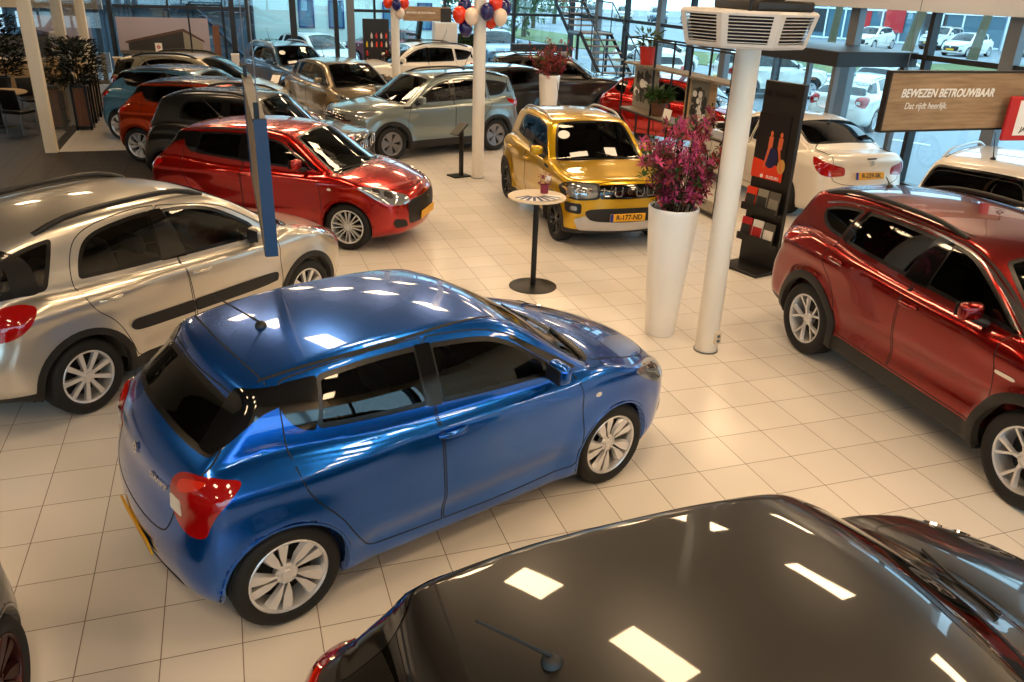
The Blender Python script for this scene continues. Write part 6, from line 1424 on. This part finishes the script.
# glass showroom across the road
t = thing('glass_building', 'glass fronted showroom across the road', 'building', (47, 53, GZ), math.radians(-58)); MB().box((5.5, 4, 4.2), (23, 8, 8.4)).build('shell', 'far_wall', t); MB().box((2, -.1, 2.4), (18, .1, 4.8)).build('glazing', 'far_glass', t); b = MB()
for i in range(13): b.box((-6.8+i*1.5, -.2, 2.4), (.12, .12, 4.8))
for z in (.1, 2.4, 4.8): b.box((2, -.2, z), (18, .12, .14))
b.build('mullions', 'far_frame', t); MB().box((3.2, -.3, 1.9), (1.5, .05, 2.2)).build('poster', 'sign_red', t)
for x, y_, c_ in ((-3, -.17, 'far_dark'), (.5, -.17, 'sign_red'), (6.2, -.17, 'far_dark')): MB().box((x, y_, 1.6), (1.6, .05, 2.2)).build('display_window', c_, t)
t = thing('warehouse', 'pale blue hall behind the parked van', 'building', (66, 40, GZ), math.radians(-58)); MB().box((0, 4, 4.5), (26, 8, 9)).build('wall', 'far_wall', t); MB().box((0, 0, 8.9), (26.4, .6, .5)).build('roof_edge', 'far_frame', t)
def tree(loc, label, r, h, lean, crown, seed, grp='trees along the road'):
    t = thing('street_tree', label, 'tree', loc, 0, grp); MB().tube([(0, 0, 0), (lean*.3, 0, h*.3), (lean*.7, .0, h*.65), (lean, 0, h)], [r*1.25, r, r*.9, r*.7], 10).build('trunk', 'bark', t, True)
    rnd = random.Random(seed); b = MB()
    for i in range(crown):
        d = Vector((rnd.gauss(0, 1), rnd.gauss(0, 1), rnd.gauss(0, .7))); d = d.normalized()*(.6+.9*rnd.random()); leaf_quads(b, Vector((lean, 0, h+.8))+d, (rnd.gauss(0, 1), rnd.gauss(0, 1), rnd.gauss(0, 1)), .45, .2, rnd)
    b.build('crown', 'tree_far', t)
tree((29.0, 33.2, GZ), 'tree trunk in front of the red car across the road', .22, 4.2, .25, 120, 1); tree((35.4, 34.4, GZ), 'tree trunk in front of the glass showroom', .30, 4.6, .9, 140, 2); tree((38.6, 32.6, GZ), 'tree trunk standing in front of the white van', .26, 4.4, .7, 120, 3); tree((41.9, 32.9, GZ), 'thick tree trunk right of the white van', .38, 4.8, .6, 140, 4)
for i, (x, y) in enumerate(((13, 44), (17, 50), (10, 47), (22, 62), (27, 70), (6.5, 45), (31, 78), (36, 84))):
    t = thing('bushy_tree', 'broad pale green tree behind the grass outside the back window', 'tree', (x, y, GZ), 0, 'bushy trees outside'); rnd = random.Random(40+i); MB().tube([(0, 0, 0), (.1, 0, 2.0), (0, .1, 3.4)], [.2, .16, .1], 8).build('trunk', 'bark', t); b = MB()
    for q in range(520):
        d = Vector((rnd.gauss(0, 1), rnd.gauss(0, 1), rnd.gauss(0, 1))).normalized()*rnd.uniform(.8, 2.3); leaf_quads(b, Vector((0, 0, 3.0))+Vector((d.x, d.y, d.z*1.15)), (rnd.gauss(0, 1), rnd.gauss(0, 1), rnd.gauss(0, 1)), .55, .25, rnd)
    b.build('crown', 'tree_far', t)
# cars outdoors
OUT = 'cars parked outdoors'
O_ = lambda c, **k: dict(paint=MATS[c], **k)
place_car(kind('vitara'), 'suv_car', 'white suv parked outside right behind the glass, wheel beside the grass', 'car', (15.85, 19.9, GZ), -4, O_('white'))
place_car(kind('estate'), 'estate_car', 'white estate parked outside behind the wooden sign', 'car', (14.85, 13.85, GZ), 33, O_('white'))
place_car(kind('baleno'), 'hatchback_car', 'white hatchback parked beyond the white estate', 'car', (19.5, 17.8, GZ), 25, O_('white'), skip=NR)
place_car(kind('baleno'), 'hatchback_car', 'white hatchback parked in front of the pale house', 'car', (.6, 27.4, GZ), -62, O_('white'), skip=NR)
place_car(kind('swift'), 'hatchback_car', 'wine red hatchback parked outside by the back window', 'car', (4.0, 31.0, GZ), 160, O_('wine'), skip=NR)
place_car(kind('vitara'), 'suv_car', 'pale steel blue car parked outside beside the middle column', 'car', (8.6, 29.8, GZ), -95, O_('steel'))
place_car(kind('baleno'), 'hatchback_car', 'white car parked outside behind the plant rack', 'car', (15.0, 27.0, GZ), 10, O_('white'), skip=NR)
place_car(kind('baleno'), 'hatchback_car', 'white hatchback outside seen through the rack', 'car', (12.4, 22.3, GZ), 80, O_('white'), skip=NR)
place_car(kind('vitara'), 'suv_car', 'small red car far across the road', 'car', (42.0, 62.5, GZ), -20, O_('red_solid'))
place_car(kind('van'), 'panel_van', 'white van across the road between two tree trunks', 'car', (50.5, 39.0, GZ), -150, O_('white'))
place_car(kind('vitara'), 'suv_car', 'white car across the road left of the van', 'car', (47.5, 44.0, GZ), -160, O_('white'))
place_car(kind('baleno'), 'hatchback_car', 'white hatchback across the road in front of the van', 'car', (44.2, 38.4, GZ), -165, O_('white'), skip=NR)
place_car(kind('swift'), 'hatchback_car', 'white hatchback at the door of the glass showroom', 'car', (41.5, 44.2, GZ), 200, O_('white'), skip=NR)
for i, (c, x, y) in enumerate((('black', 34.5, 79), ('white', 38, 78), ('steel', 41.5, 77), ('white', 45, 76), ('suv_blue', 48.5, 75))):
    place_car(kind('vitara'), 'suv_car', ['black car first in the far row behind the stairs', 'white car second in the far row behind the stairs', 'steel grey car in the middle of the far row', 'white car next to last in the far row', 'blue car last in the far row near the heater'][i], 'car', (x, y, GZ), -110, O_(c))
place_car(kind('swift'), 'hatchback_car', 'black car at the lower left corner with dark rimmed wheel', 'car', (-4.85, -3.94), -95, P_('black', rim=MATS['rim_dark']), skip=NR)
t = thing('steel_shed', 'dark steel clad shed outside the back left window', 'building', (-5.6, 27.5, GZ)); MB().box((0, 2, 3.5), (8.2, 4, 7)).build('wall', 'shed_blue', t); b = MB()
for i in range(9): b.box((-4+i*1.0, -.05, 3.5), (.08, .1, 7))
b.tube([(-4, -.12, .2), (0, -.12, 4.5)], .08, 4); b.tube([(4, -.12, .2), (0, -.12, 4.5)], .08, 4); b.box((0, -.1, 2.2), (8.2, .12, .12)); b.build('bracing', 'steel_blue', t); MB().box((-2.4, -.06, 1.75), (2.6, .06, .5)).build('window_band', 'far_frame', t)
